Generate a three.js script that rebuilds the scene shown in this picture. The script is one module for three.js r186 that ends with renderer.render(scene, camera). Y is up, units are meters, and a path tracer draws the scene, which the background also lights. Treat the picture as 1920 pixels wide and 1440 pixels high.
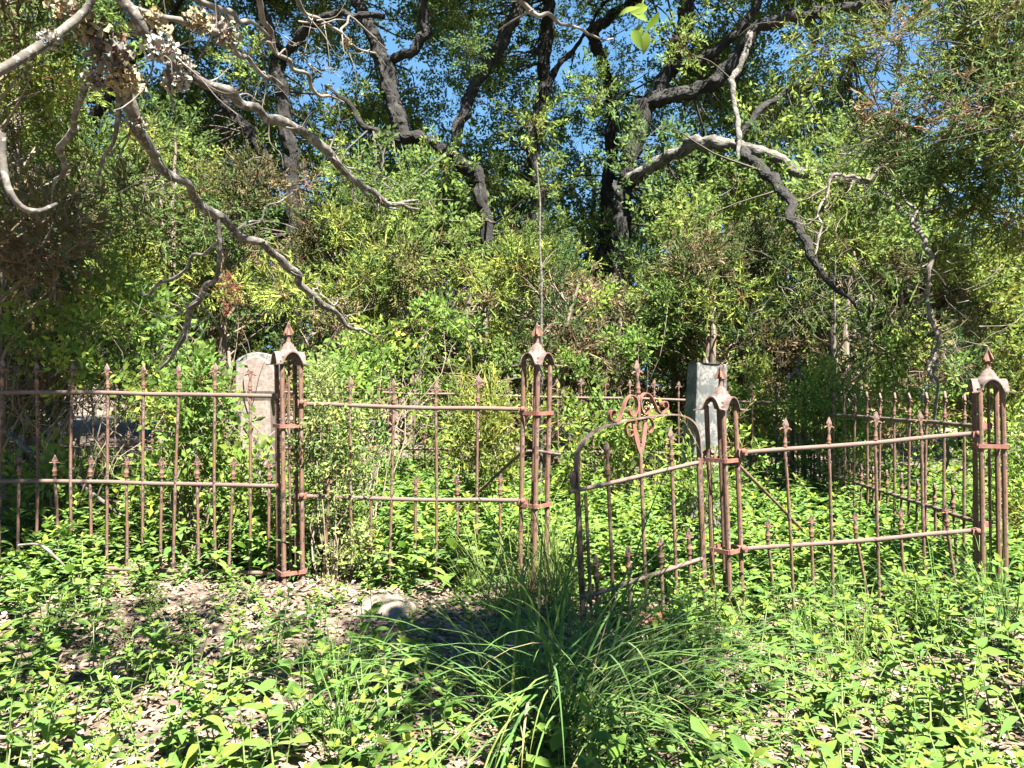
import * as THREE from 'three';
import { mergeGeometries } from 'three/addons/utils/BufferGeometryUtils.js';
import { ImprovedNoise } from 'three/addons/math/ImprovedNoise.js';

// ---------------------------------------------------------------- camera, sky, sun, exposure
const scene = new THREE.Scene();
const EYE = 1.45, FOV = 53, F = 720 / Math.tan(FOV * Math.PI / 360);
const camera = new THREE.PerspectiveCamera(FOV, 4 / 3, 0.05, 600);
camera.position.set(0, EYE, 0);
camera.focus = 4.4; camera.userData.fStop = 9;
scene.add(camera);
const renderer = new THREE.WebGLRenderer({ antialias: true });
renderer.toneMapping = THREE.LinearToneMapping;
renderer.toneMappingExposure = 7.8;
renderer.shadowMap.enabled = true;

const SUN = new THREE.Vector3(0.26, 0.90, 0.34).normalize();
{ // clear blue sky: pale near the horizon, deeper overhead
  const w = 64, h = 128, a = new Float32Array(w * h * 4);
  for (let j = 0; j < h; j++) for (let i = 0; i < w; i++) {
    const el = (j + 0.5) / h * 180 - 90, t = Math.pow(Math.max(0, Math.min(1, el / 75)), 0.62), k = (j * w + i) * 4;
    a[k] = 0.052 + (0.009 - 0.052) * t; a[k + 1] = 0.102 + (0.042 - 0.102) * t; a[k + 2] = 0.155 + (0.112 - 0.155) * t; a[k + 3] = 1;
  }
  const sky = new THREE.DataTexture(a, w, h, THREE.RGBAFormat, THREE.FloatType);
  sky.mapping = THREE.EquirectangularReflectionMapping; sky.magFilter = THREE.LinearFilter; sky.needsUpdate = true;
  scene.background = sky; scene.environment = sky;
}
const sun = new THREE.DirectionalLight(new THREE.Color().setRGB(1, 0.95, 0.85), 5);
sun.position.copy(SUN).multiplyScalar(40); sun.target.position.set(0, 0, -5); scene.add(sun, sun.target);
sun.castShadow = true; sun.shadow.mapSize.set(4096, 4096);
Object.assign(sun.shadow.camera, { left: -14, right: 14, top: 14, bottom: -14, near: 1, far: 90 });

// ---------------------------------------------------------------- helpers
let seed = 20240511;
const R = () => { seed |= 0; seed = seed + 0x6D2B79F5 | 0; let t = Math.imul(seed ^ seed >>> 15, 1 | seed); t = t + Math.imul(t ^ t >>> 7, 61 | t) ^ t; return ((t ^ t >>> 14) >>> 0) / 4294967296; };
const rr = (a, b) => a + (b - a) * R(), ri = (n) => Math.floor(R() * n), gs = () => (R() + R() + R() - 1.5) * 1.15;
const V = (x, y, z) => new THREE.Vector3(x, y, z);
const lerp = (a, b, t) => a + (b - a) * t, clamp = (x, a = 0, b = 1) => Math.max(a, Math.min(b, x)), smooth = (a, b, x) => { const t = clamp((x - a) / (b - a)); return t * t * (3 - 2 * t); };
const N3 = new ImprovedNoise(), nz = (x, y, z) => N3.noise(x + 31.7, y + 17.3, z + 71.1);
const at = (px, py, d) => V((px - 960) / F * d, EYE - (py - 720) / F * d, -d);   // a measured point of the photograph at its distance
const names = new Map();
function numbered(n) { const k = names.get(n) || 0; names.set(n, k + 1); return k ? `${n}_${String(k).padStart(3, '0')}` : n; }
function tag(o, label, category, group, kind) { o.userData.label = label; if (category) o.userData.category = category; if (group) o.userData.group = group; if (kind) o.userData.kind = kind; return o; }
function thing(name, label, category, p = V(0, 0, 0), group) { const g = new THREE.Group(); g.name = numbered(name); g.position.copy(p); scene.add(g); return tag(g, label, category, group); }
function part(name, geo, mat, parent, kind) { const m = new THREE.Mesh(geo, mat); m.name = parent === scene ? numbered(name) : name; m.castShadow = m.receiveShadow = true; parent.add(m); if (kind) m.userData.kind = kind; return m; }
const rgb = (r, g, b) => new THREE.Color().setRGB(r, g, b);

// ground height: the fence stands on a slight rise
function gh(x, z) {
  const rise = smooth(0.5, -4.1, z), dip = Math.exp(-(((x - 1.25) / 0.8) ** 2)) * 0.11, back = smooth(-5, -9, z) * 0.1;
  return rise * (0.33 - dip - 0.015 * x) + back + 0.03 * nz(x * 0.9, 0, z * 0.9) + 0.012 * nz(x * 4, 2, z * 4);
}
// swept, tapering branch or pipe; uv in metres
function tube(pts, radii, { sides = 7, sub = 5, wob = 0, gnarl = 0, freq = 3 } = {}) {
  const c = new THREE.CatmullRomCurve3(pts, false, 'centripetal'), n = (pts.length - 1) * sub, pos = [], uv = [], idx = [];
  const P = [], rad = [];
  for (let i = 0; i <= n; i++) {
    const t = i / n, p = c.getPoint(t), k = t * (radii.length - 1), a = Math.min(radii.length - 2, Math.floor(k)), r = lerp(radii[a], radii[a + 1], k - a);
    if (gnarl && i && i < n) p.add(V(nz(p.x * freq, p.y * freq, p.z * freq), nz(p.x * freq, p.y * freq + 9, p.z * freq), nz(p.x * freq, p.y * freq + 19, p.z * freq)).multiplyScalar(gnarl));
    P.push(p); rad.push(r);
  }
  let nrm = null, len = 0;
  for (let i = 0; i <= n; i++) {
    const T = P[Math.min(n, i + 1)].clone().sub(P[Math.max(0, i - 1)]).normalize();
    if (!nrm) nrm = (Math.abs(T.y) < 0.9 ? V(0, 1, 0) : V(1, 0, 0)).cross(T).normalize();
    nrm.sub(T.clone().multiplyScalar(nrm.dot(T))).normalize();
    const b = T.clone().cross(nrm); if (i) len += P[i].distanceTo(P[i - 1]);
    for (let s = 0; s <= sides; s++) {
      const a = s / sides * Math.PI * 2, d = nrm.clone().multiplyScalar(Math.cos(a)).addScaledVector(b, Math.sin(a));
      let r = rad[i]; if (wob) { const q = P[i].clone().addScaledVector(d, r); r *= 1 + wob * (nz(q.x * 9, q.y * 9, q.z * 9) + 0.6 * nz(q.x * 23, q.y * 23, q.z * 23)); }
      pos.push(P[i].x + d.x * r, P[i].y + d.y * r, P[i].z + d.z * r); uv.push(s / sides * (rad[0] > 0.035 ? Math.max(1, Math.round(rad[0] * 6.28 / 0.25)) * 0.25 : rad[0] * 6.28), len);
    }
    if (i) for (let s = 0; s < sides; s++) { const a = (i - 1) * (sides + 1) + s, e = a + sides + 1; idx.push(a, a + 1, e, a + 1, e + 1, e); }
  }
  for (const [i, f] of [[0, 1], [n, 0]]) { const o = i * (sides + 1), k = pos.length / 3; pos.push(P[i].x, P[i].y, P[i].z); uv.push(0, 0); for (let s = 0; s < sides; s++) f ? idx.push(k, o + s + 1, o + s) : idx.push(k, o + s, o + s + 1); }
  const g = new THREE.BufferGeometry(); g.setAttribute('position', new THREE.Float32BufferAttribute(pos, 3)); g.setAttribute('uv', new THREE.Float32BufferAttribute(uv, 2)); g.setIndex(idx); g.computeVertexNormals(); return g;
}
// a path with angular kinks, as real limbs have
function kinked(pts, amp) { const out = [pts[0]]; for (let i = 1; i < pts.length; i++) { const a = pts[i - 1], b = pts[i], l = a.distanceTo(b); for (const f of l > 0.12 ? [0.3, 0.62] : []) out.push(a.clone().lerp(b, f + gs() * 0.06).add(V(gs(), gs(), gs()).multiplyScalar(amp * l))); out.push(b); } return out; }
// flat bar on edge along a plane curve, thickness in the plane
function ribbon(pts, width, thick) {
  const c = new THREE.CatmullRomCurve3(pts.map(([x, y]) => V(x, y, 0))), n = pts.length * 5, A = [], B = [];
  for (let i = 0; i <= n; i++) { const p = c.getPoint(i / n), t = c.getTangent(i / n); A.push(new THREE.Vector2(p.x - t.y * thick / 2, p.y + t.x * thick / 2)); B.push(new THREE.Vector2(p.x + t.y * thick / 2, p.y - t.x * thick / 2)); }
  const pos = [], idx = [];
  for (let i = 0; i <= n; i++) pos.push(A[i].x, A[i].y, width / 2, A[i].x, A[i].y, -width / 2, B[i].x, B[i].y, -width / 2, B[i].x, B[i].y, width / 2);
  for (let i = 0; i < n; i++) for (let s = 0; s < 4; s++) { const a = i * 4 + s, b = i * 4 + (s + 1) % 4; idx.push(a, b, a + 4, b, b + 4, a + 4); }
  idx.push(0, 2, 1, 0, 3, 2, n * 4, n * 4 + 1, n * 4 + 2, n * 4, n * 4 + 2, n * 4 + 3);
  let g = new THREE.BufferGeometry(); g.setAttribute('position', new THREE.Float32BufferAttribute(pos, 3)); g.setIndex(idx); g = g.toNonIndexed(); g.computeVertexNormals(); return boxUV(g);
}
function boxUV(g) { // uv in metres from the dominant axis of each normal
  const p = g.attributes.position, n = g.attributes.normal, uv = new Float32Array(p.count * 2);
  for (let i = 0; i < p.count; i++) { const ax = Math.abs(n.getX(i)), ay = Math.abs(n.getY(i)), az = Math.abs(n.getZ(i)); uv[2 * i] = ax > ay && ax > az ? p.getZ(i) : p.getX(i); uv[2 * i + 1] = ay > ax && ay > az ? p.getZ(i) : p.getY(i); }
  g.setAttribute('uv', new THREE.BufferAttribute(uv, 2)); return g;
}
const merged = (list) => mergeGeometries(list.map((g) => { const q = g.index ? g.toNonIndexed() : g; for (const k of Object.keys(q.attributes)) if (!['position', 'normal', 'uv', 'color'].includes(k)) q.deleteAttribute(k); return q; }));
const xf = (g, x = 0, y = 0, z = 0, rx = 0, ry = 0, rz = 0, s = 1) => g.applyMatrix4(new THREE.Matrix4().compose(V(x, y, z), new THREE.Quaternion().setFromEuler(new THREE.Euler(rx, ry, rz)), typeof s === 'number' ? V(s, s, s) : s));

// ---------------------------------------------------------------- procedural textures
function lat(n, s) { const a = new Float32Array(n * n); let q = s * 7919 + 13; for (let i = 0; i < n * n; i++) { q = Math.imul(q ^ q >>> 15, 2246822519) + 374761393 | 0; q ^= q >>> 13; a[i] = ((Math.imul(q, 3266489917) ^ q >>> 16) >>> 0) / 4294967296; } return a; }
function tnoise(n, s) { const a = lat(n, s); return (u, v) => { const x = ((u % 1) + 1) % 1 * n, y = ((v % 1) + 1) % 1 * n, i = Math.floor(x), j = Math.floor(y), f = x - i, g = y - j, e = f * f * (3 - 2 * f), h = g * g * (3 - 2 * g), I = (i + 1) % n, J = (j + 1) % n, k = i % n, l = j % n; return lerp(lerp(a[l * n + k], a[l * n + I], e), lerp(a[J * n + k], a[J * n + I], e), h); }; }
function fbm(n, s, oct = 5) { const L = []; for (let o = 0; o < oct; o++) L.push(tnoise(Math.min(256, n << o), s + o * 31)); return (u, v) => { let t = 0, a = 0.5, w = 0; for (const f of L) { t += f(u, v) * a; w += a; a *= 0.55; } return t / w; }; }
const enc = (c) => Math.round(255 * clamp(c <= 0.0031308 ? c * 12.92 : 1.055 * Math.pow(c, 1 / 2.4) - 0.055));
function texture(size, fn, rx, ry, colour = true) {
  const a = new Uint8Array(size * size * 4);
  for (let j = 0; j < size; j++) for (let i = 0; i < size; i++) { const c = fn(i / size, j / size), k = (j * size + i) * 4; if (colour) { a[k] = enc(c[0]); a[k + 1] = enc(c[1]); a[k + 2] = enc(c[2]); } else a[k] = a[k + 1] = a[k + 2] = Math.round(255 * clamp(c)); a[k + 3] = 255; }
  const t = new THREE.DataTexture(a, size, size); t.wrapS = t.wrapT = THREE.RepeatWrapping; t.magFilter = t.minFilter = THREE.LinearFilter; t.repeat.set(rx, ry); if (colour) t.colorSpace = THREE.SRGBColorSpace; t.needsUpdate = true; return t;
}
const mixc = (a, b, t) => [lerp(a[0], b[0], t), lerp(a[1], b[1], t), lerp(a[2], b[2], t)];
function surface(cols, { s = 1, n = 6, rep = 1, repY, bump = 0.002, rough = 0.9, sharp = 1, metal = 0, stretch = 1, size = 256 } = {}) {
  const A = fbm(n, s), B = fbm(n * 3, s + 100), C = fbm(Math.max(2, n >> 1), s + 200);
  const map = texture(size, (u, v) => { let c = mixc(cols[0], cols[1], smooth(0.35, 0.65, A(u, v * stretch))); if (cols[2]) c = mixc(c, cols[2], smooth(0.5 - 0.1 / sharp + 0.06, 0.5 + 0.1 / sharp + 0.06, C(u, v * stretch)) * 0.85); if (cols[3]) c = mixc(c, cols[3], smooth(0.58, 0.66, B(u, v))); const k = 0.75 + 0.5 * B(u + 0.3, v * stretch); return [c[0] * k, c[1] * k, c[2] * k]; }, rep, repY || rep);
  const bm = texture(size, (u, v) => 0.6 * A(u, v * stretch) + 0.4 * B(u, v * stretch), rep, repY || rep, false);
  return new THREE.MeshStandardMaterial({ map, bumpMap: bm, bumpScale: bump, roughness: rough, metalness: metal });
}
const M = {
  iron: surface([[0.085, 0.049, 0.036], [0.128, 0.082, 0.066], [0.11, 0.052, 0.031], [0.035, 0.021, 0.017]], { s: 3, rep: 2.5, bump: 0.001, rough: 0.85 }),
  rail: surface([[0.0970, 0.0664, 0.0565], [0.1212, 0.0912, 0.0785], [0.1010, 0.0467, 0.0300], [0.0687, 0.0404, 0.0300]], { s: 5, rep: 3, bump: 0.0006, rough: 0.85 }),
  collar: surface([[0.1417, 0.0525, 0.0360], [0.1628, 0.0788, 0.0577], [0.1050, 0.0473, 0.0338]], { s: 7, rep: 5, bump: 0.0006, rough: 0.8 }),
  cap: surface([[0.1054, 0.0734, 0.0653], [0.1346, 0.0993, 0.0884], [0.0925, 0.0503, 0.0381], [0.0674, 0.0422, 0.0340]], { s: 9, rep: 5, bump: 0.0015, rough: 0.85 }),
  shadedOakBark: surface([[0.0060, 0.0050, 0.0044], [0.0132, 0.0110, 0.0094], [0.0281, 0.0264, 0.0231], [0.0039, 0.0033, 0.0028]], { s: 13, rep: 3, repY: 1.2, bump: 0.05, rough: 0.95, n: 8 }),  // oak bark is dark; canopy shade is put into its colour too
  paleBark: surface([[0.0675, 0.0594, 0.0495], [0.1152, 0.1026, 0.0882], [0.0369, 0.0315, 0.0261], [0.1620, 0.1557, 0.1350]], { s: 17, rep: 4, repY: 5, bump: 0.004, rough: 0.95 }),
  deadWood: surface([[0.1292, 0.1122, 0.0986], [0.1768, 0.1564, 0.1360], [0.0680, 0.0544, 0.0442]], { s: 19, rep: 4, repY: 5, bump: 0.003, rough: 0.95 }),
  cedarBark: surface([[0.1, 0.07, 0.05], [0.17, 0.125, 0.095], [0.22, 0.185, 0.155]], { s: 23, rep: 8, repY: 1, bump: 0.006, rough: 0.95 }),
  pinkStone: surface([[0.135, 0.105, 0.09], [0.17, 0.137, 0.12], [0.12, 0.09, 0.076], [0.1, 0.078, 0.068]], { s: 29, rep: 5, bump: 0.0012, rough: 0.8, n: 8 }),
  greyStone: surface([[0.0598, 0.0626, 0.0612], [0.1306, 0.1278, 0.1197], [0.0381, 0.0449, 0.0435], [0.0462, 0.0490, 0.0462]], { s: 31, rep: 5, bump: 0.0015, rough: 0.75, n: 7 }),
  fieldStone: surface([[0.1785, 0.1428, 0.1105], [0.2380, 0.1963, 0.1547], [0.1309, 0.1037, 0.0774]], { s: 41, rep: 3, bump: 0.006, rough: 0.95 }),
  soil: surface([[0.0714, 0.0501, 0.0357], [0.1309, 0.0978, 0.0714], [0.0476, 0.0357, 0.0247], [0.1785, 0.1394, 0.1011]], { s: 43, rep: 0.9, bump: 0.012, rough: 1, n: 12, size: 512 }),
  twig: new THREE.MeshStandardMaterial({ color: rgb(0.15, 0.115, 0.085), roughness: 0.95 }),
  darkTwig: new THREE.MeshStandardMaterial({ color: rgb(0.05, 0.04, 0.033), roughness: 0.95 }),
  stem: new THREE.MeshStandardMaterial({ color: rgb(0.12, 0.16, 0.05), roughness: 0.8 }),
  lichen: new THREE.MeshStandardMaterial({ color: rgb(1, 1, 1), roughness: 1, side: THREE.DoubleSide, vertexColors: true }),
  litter: new THREE.MeshStandardMaterial({ color: rgb(1, 1, 1), roughness: 0.9, side: THREE.DoubleSide }),
};
const leafMat = (r, g, b, tr = 0.38, vc = false) => new THREE.MeshPhysicalMaterial({ color: rgb(r, g, b), roughness: 1, transmission: tr, thickness: 0, specularIntensity: 0.25, side: THREE.DoubleSide, vertexColors: vc });
const L = {
  oak: leafMat(1, 1, 1, 0.46, true), juniper: leafMat(1, 1, 1, 0.26, true), shrub: leafMat(1, 1, 1, 0.42, true),
  weed: [leafMat(0.1, 0.185, 0.026, 0.45), leafMat(0.128, 0.205, 0.027, 0.48), leafMat(0.08, 0.162, 0.03, 0.42), leafMat(0.155, 0.225, 0.025, 0.5), leafMat(0.24, 0.19, 0.05, 0.4)], weedAny: leafMat(1, 1, 1, 0.46),
  blade: [leafMat(0.06, 0.13, 0.03, 0.35), leafMat(0.09, 0.165, 0.034, 0.38), leafMat(0.145, 0.19, 0.045, 0.4)], straw: leafMat(0.26, 0.21, 0.1, 0.35),
};

// ---------------------------------------------------------------- leaves and sprays
// blade of a leaf along +y, facing +z, folded at the midrib and drooping
function leaf(len, wid, { rows = 3, fold = 0.25, droop = 0.25, belly = 0.42 } = {}) {
  const pos = [], idx = [], n = rows + 1;
  for (let i = 0; i <= n; i++) {
    const t = i / n, w = (i === 0 ? 0.03 : i === n ? 0 : Math.sin(Math.PI * Math.pow(t, Math.log(0.5) / Math.log(belly)))) * wid / 2;
    const a = droop * t * 1.6, y = len * t * Math.cos(a * 0.5), z = -len * t * Math.sin(a * 0.5);
    pos.push(-w, y, z + w * fold, 0, y, z, w, y, z + w * fold);
    if (i) { const k = i * 3, p = k - 3; idx.push(p, p + 1, k, p + 1, k + 1, k, p + 1, p + 2, k + 1, p + 2, k + 2, k + 1); }
  }
  const g = new THREE.BufferGeometry(); g.setAttribute('position', new THREE.Float32BufferAttribute(pos, 3)); g.setIndex(idx); g.computeVertexNormals(); return g;
}
const flatLeaf = (len, wid, fold = 0.3) => { const g = new THREE.BufferGeometry(), w = wid / 2; g.setAttribute('position', new THREE.Float32BufferAttribute([0, 0, 0, w, len * 0.45, w * fold, 0, len, 0, -w, len * 0.45, w * fold, 0, len * 0.45, 0], 3)); g.setIndex([0, 1, 4, 1, 2, 4, 2, 3, 4, 3, 0, 4]); g.computeVertexNormals(); return g; };
function place(g, p, dir, spin, s = 1) { const q = new THREE.Quaternion().setFromUnitVectors(V(0, 1, 0), dir.clone().normalize()).multiply(new THREE.Quaternion().setFromAxisAngle(V(0, 1, 0), spin)); return g.clone().applyMatrix4(new THREE.Matrix4().compose(p, q, V(s, s, s))); }
const rdir = (up = 0) => { let v; do v = V(rr(-1, 1), rr(-1, 1), rr(-1, 1)); while (v.lengthSq() > 1 || v.lengthSq() < 0.01); v.normalize(); v.y += up; return v.normalize(); };
function strip(a, b, w, nx) { const d = b.clone().sub(a), s = d.clone().cross(nx).normalize().multiplyScalar(w / 2), g = new THREE.BufferGeometry(); g.setAttribute('position', new THREE.Float32BufferAttribute([a.x - s.x * 0.7, a.y - s.y * 0.7, a.z - s.z * 0.7, a.x + s.x * 0.7, a.y + s.y * 0.7, a.z + s.z * 0.7, (a.x + b.x) / 2 + s.x, (a.y + b.y) / 2 + s.y, (a.z + b.z) / 2 + s.z, b.x, b.y, b.z, (a.x + b.x) / 2 - s.x, (a.y + b.y) / 2 - s.y, (a.z + b.z) / 2 - s.z], 3)); g.setIndex([0, 1, 2, 0, 2, 4, 4, 2, 3]); g.computeVertexNormals(); return g; }
function oakTwig(n, len, ll) { const out = []; for (let i = 0; i < n; i++) { const t = (i + 0.5) / n, p = V(0.02 * Math.sin(i * 2.4), len * t, 0.02 * Math.cos(i * 2.4)); out.push(place(flatLeaf(ll * rr(0.75, 1.2), ll * rr(0.4, 0.52), rr(0.1, 0.5)), p, rdir(0.75).add(V(Math.sin(i * 2.4), 0, Math.cos(i * 2.4)).multiplyScalar(0.6)), R() * 6.3)); } out.push(strip(V(0, -0.04, 0), V(0, len, 0), 0.006, V(1, 0, 0))); return merged(out); }
function juniperSpray(len, w) { const out = []; const add = (a, dir, l, k) => { const b = a.clone().addScaledVector(dir, l); out.push(strip(a, b, w * (k ? 1 : 0.8), rdir())); if (k) for (let i = 0; i < 4 + ri(3); i++) { const p = a.clone().lerp(b, rr(0.15, 0.95)), d = dir.clone().multiplyScalar(0.8).add(rdir(0.15).multiplyScalar(0.75)).normalize(); add(p, d, l * rr(0.3, 0.55), k - 1); } }; add(V(0, 0, 0), V(0, 1, 0), len, 2); return merged(out); }
// a clump of sprays round the origin; every spray and leaf has a tint of its own
function clump(sprays, n, r, { up = 0.5, out = 1, s0 = 0.8, s1 = 1.25, jit = 0.2, flat = 0.85 } = {}) {
  const list = [];
  for (let i = 0; i < n; i++) {
    const d = rdir(), p = d.clone().multiply(V(1, flat, 1)).multiplyScalar(r * Math.pow(R(), 0.5)), g = place(sprays[ri(sprays.length)], p, d.multiplyScalar(out).add(rdir().multiplyScalar(0.8)).add(V(0, up, 0)), R() * 6.28, rr(s0, s1));
    const c = new Float32Array(g.attributes.position.count * 3), b = 1 + gs() * jit, y = gs() * jit * 0.5; let lb = 1, ly = 0;
    for (let k = 0; k < c.length; k += 3) { if (k % 36 === 0) { lb = 1 + gs() * jit * 0.8; ly = gs() * jit * 0.4; } c[k] = Math.max(0, b * lb + y + ly); c[k + 1] = Math.max(0, b * lb); c[k + 2] = Math.max(0, b * lb - y); }
    g.setAttribute('color', new THREE.BufferAttribute(c, 3)); g.deleteAttribute('uv'); list.push(g);
    const w = strip(p.clone().multiplyScalar(0.15).add(rdir().multiplyScalar(r * 0.12)), p, r > 0.1 ? 0.006 : 0.0005, rdir()), wc = new Float32Array(w.attributes.position.count * 3); for (let k = 0; k < wc.length; k += 3) { wc[k] = 0.9; wc[k + 1] = 0.42; wc[k + 2] = 0.8; } w.setAttribute('color', new THREE.BufferAttribute(wc, 3)); list.push(w);
  }
  const g = merged(list); g.userData.r = r; return g;
}
const many = (n, f) => Array.from({ length: n }, f), SP = { oak: many(3, () => oakTwig(16, 0.2, 0.066)), far: many(2, () => oakTwig(13, 0.34, 0.12)), juniper: many(4, () => juniperSpray(0.2, 0.0115)), shrub: many(2, () => oakTwig(12, 0.16, 0.042)), vine: many(2, () => oakTwig(8, 0.16, 0.06)) };
const G = {
  oak: many(5, () => clump(SP.oak, 30, 0.42, { up: 0.7 })), oakFar: many(3, () => clump(SP.far, 20, 0.6, { up: 0.6 })), juniper: many(6, () => clump(SP.juniper, 24, 0.2, { up: 0.35, s0: 0.7, s1: 1.3 })), droop: many(3, () => clump(SP.juniper, 30, 0.2, { up: -0.1, s0: 0.7, s1: 1.3 })),
  shrub: many(3, () => clump(SP.shrub, 22, 0.18)), vine: many(3, () => clump(SP.vine, 16, 0.18, { up: 0.3 })),
};
let variant = 0;
// leafy crown: clumps are { c, r, col }; one instanced part per tree
function foliage(name, clumps, geos, mat, parent, { tilt = 0.5, jit = 0.12 } = {}) {
  const base = parent === scene ? V(0, 0, 0) : parent.position, sets = geos.map(() => []); clumps.forEach((q, i) => sets[geos.length > 1 && clumps.length > 60 ? i % 2 : variant % geos.length].push(q)); variant++;
  sets.forEach((list, k) => {
    if (!list.length) return; const g = geos[k], im = new THREE.InstancedMesh(g, mat, list.length); im.name = parent === scene ? numbered(name) : name;
    list.forEach((q, i) => { const s = q.r / (g.userData.r || 1), b = 1 + gs() * jit; im.setMatrixAt(i, new THREE.Matrix4().compose(q.c.clone().sub(base), new THREE.Quaternion().setFromEuler(new THREE.Euler(gs() * tilt, R() * 6.28, gs() * tilt, 'YXZ')), V(s, s, s))); im.setColorAt(i, rgb(...q.col.map((v) => clamp(v * b)))); });
    im.castShadow = im.receiveShadow = true; im.userData.kind = 'stuff'; parent.add(im);
  });
}
function branchTo(a, b, r0, r1, sag = 0.12) { const d = b.distanceTo(a), m = a.clone().lerp(b, 0.4).add(V(gs() * 0.12 * d, sag * d + gs() * 0.1 * d, gs() * 0.12 * d)), m2 = a.clone().lerp(b, 0.75).add(V(gs() * 0.1 * d, sag * 0.7 * d + gs() * 0.1 * d, gs() * 0.1 * d)); return tube([a, m, m2, b], [r0, lerp(r0, r1, 0.4), lerp(r0, r1, 0.75), r1], { sides: 5, sub: 3 }); }
const own = (g, o) => g.translate(-o.position.x, -o.position.y, -o.position.z);
const pick = (list) => { let t = R() * list.reduce((s, x) => s + x[0], 0); for (const x of list) if ((t -= x[0]) <= 0) return x[1]; return list[0][1]; };

// ---------------------------------------------------------------- ground
{
  const n = 150, pos = [], uv = [], idx = [], warp = (t) => Math.sign(t) * (4 * Math.abs(t) + 240 * Math.pow(Math.abs(t), 4.5));
  for (let j = 0; j <= n; j++) for (let i = 0; i <= n; i++) { const x = warp(i / n * 2 - 1), z = -4.5 + warp(j / n * 2 - 1); pos.push(x, gh(x, z) + smooth(20, 240, Math.hypot(x, z)) * 1.2, z); uv.push(x, -z); if (i && j) { const a = (j - 1) * (n + 1) + i - 1; idx.push(a, a + n + 1, a + 1, a + 1, a + n + 1, a + n + 2); } }
  const g = new THREE.BufferGeometry(); g.setAttribute('position', new THREE.Float32BufferAttribute(pos, 3)); g.setAttribute('uv', new THREE.Float32BufferAttribute(uv, 2)); g.setIndex(idx); g.computeVertexNormals();
  tag(part('ground', g, M.soil, scene), 'bare soil and leaf mould of the woodland floor', null, null, 'structure');
  // pale mown field that shows beyond the trees
  const f = new THREE.PlaneGeometry(60, 30, 30, 15).rotateX(-Math.PI / 2), p = f.attributes.position;
  for (let i = 0; i < p.count; i++) { const x = p.getX(i) + 32, z = p.getZ(i) - 32; p.setXYZ(i, x, gh(x, z) + smooth(20, 240, Math.hypot(x, z)) * 1.2 + 0.03, z); } f.computeVertexNormals(); boxUV(f);
  tag(part('field', f, surface([[0.24, 0.25, 0.09], [0.32, 0.3, 0.13], [0.2, 0.23, 0.07]], { s: 51, rep: 0.4, bump: 0.02, rough: 1 }), scene), 'sunlit pale grass field beyond the trees', null, null, 'structure');
}

// ---------------------------------------------------------------- wrought iron: finials, posts, panels, gate
function lathe(pts, seg = 10) { return boxUV(new THREE.LatheGeometry(pts.map(([x, y]) => new THREE.Vector2(x, y)), seg)); }
const finialGeo = (() => { // fleur spear, base at y = 0, 0.165 tall
  const sh = new THREE.Shape(); sh.moveTo(0, 0.165); sh.quadraticCurveTo(0.007, 0.15, 0.0165, 0.128); sh.quadraticCurveTo(0.015, 0.118, 0.008, 0.105); sh.lineTo(0.007, 0.088); sh.lineTo(-0.007, 0.088); sh.lineTo(-0.008, 0.105); sh.quadraticCurveTo(-0.015, 0.118, -0.0165, 0.128); sh.quadraticCurveTo(-0.007, 0.15, 0, 0.165);
  const spear = new THREE.ExtrudeGeometry(sh, { depth: 0.006, bevelEnabled: true, bevelThickness: 0.004, bevelSize: 0.003, bevelSegments: 1, curveSegments: 3 }); spear.translate(0, 0, -0.003);
  const curl = (s) => tube([V(s * 0.004, 0.098, 0), V(s * 0.014, 0.108, 0), V(s * 0.025, 0.108, 0), V(s * 0.031, 0.099, 0), V(s * 0.036, 0.106, 0)], [0.0065, 0.006, 0.0055, 0.006, 0.003], { sides: 5, sub: 2 });
  const body = lathe([[0.010, 0], [0.0135, 0.002], [0.0135, 0.010], [0.0100, 0.013], [0.0135, 0.026], [0.0138, 0.032], [0.010, 0.036], [0.0115, 0.042], [0.0075, 0.07], [0.007, 0.096]], 8);
  return merged([boxUV(spear.toNonIndexed()), curl(1), curl(-1), body]);
})();
const shortFinialGeo = (() => {
  const sh = new THREE.Shape(); sh.moveTo(0, 0.135); sh.lineTo(0.016, 0.1); sh.quadraticCurveTo(0.012, 0.094, 0.006, 0.092); sh.lineTo(-0.006, 0.092); sh.quadraticCurveTo(-0.012, 0.094, -0.016, 0.1); sh.lineTo(0, 0.135);
  const spear = new THREE.ExtrudeGeometry(sh, { depth: 0.006, bevelEnabled: true, bevelThickness: 0.004, bevelSize: 0.002, bevelSegments: 1, curveSegments: 2 }); spear.translate(0, 0, -0.003);
  const curl = (s) => tube([V(s * 0.003, 0.084, 0), V(s * 0.015, 0.088, 0), V(s * 0.026, 0.085, 0), V(s * 0.033, 0.09, 0)], [0.007, 0.006, 0.0055, 0.003], { sides: 5, sub: 2 });
  return merged([boxUV(spear.toNonIndexed()), curl(1), curl(-1), lathe([[0.010, 0], [0.0145, 0.002], [0.0145, 0.011], [0.0105, 0.014], [0.0165, 0.03], [0.0165, 0.038], [0.0105, 0.043], [0.013, 0.05], [0.0085, 0.07], [0.008, 0.094]], 8)]);
})();
const clampGeo = merged([boxUV(new THREE.BoxGeometry(0.045, 0.03, 0.05).toNonIndexed()), xf(lathe([[0, 0.012], [0.01, 0.012], [0.014, 0.006], [0.014, -0.006], [0.01, -0.012], [0, -0.012]], 7), 0, 0.008, 0.03, Math.PI / 2)]);
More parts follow.
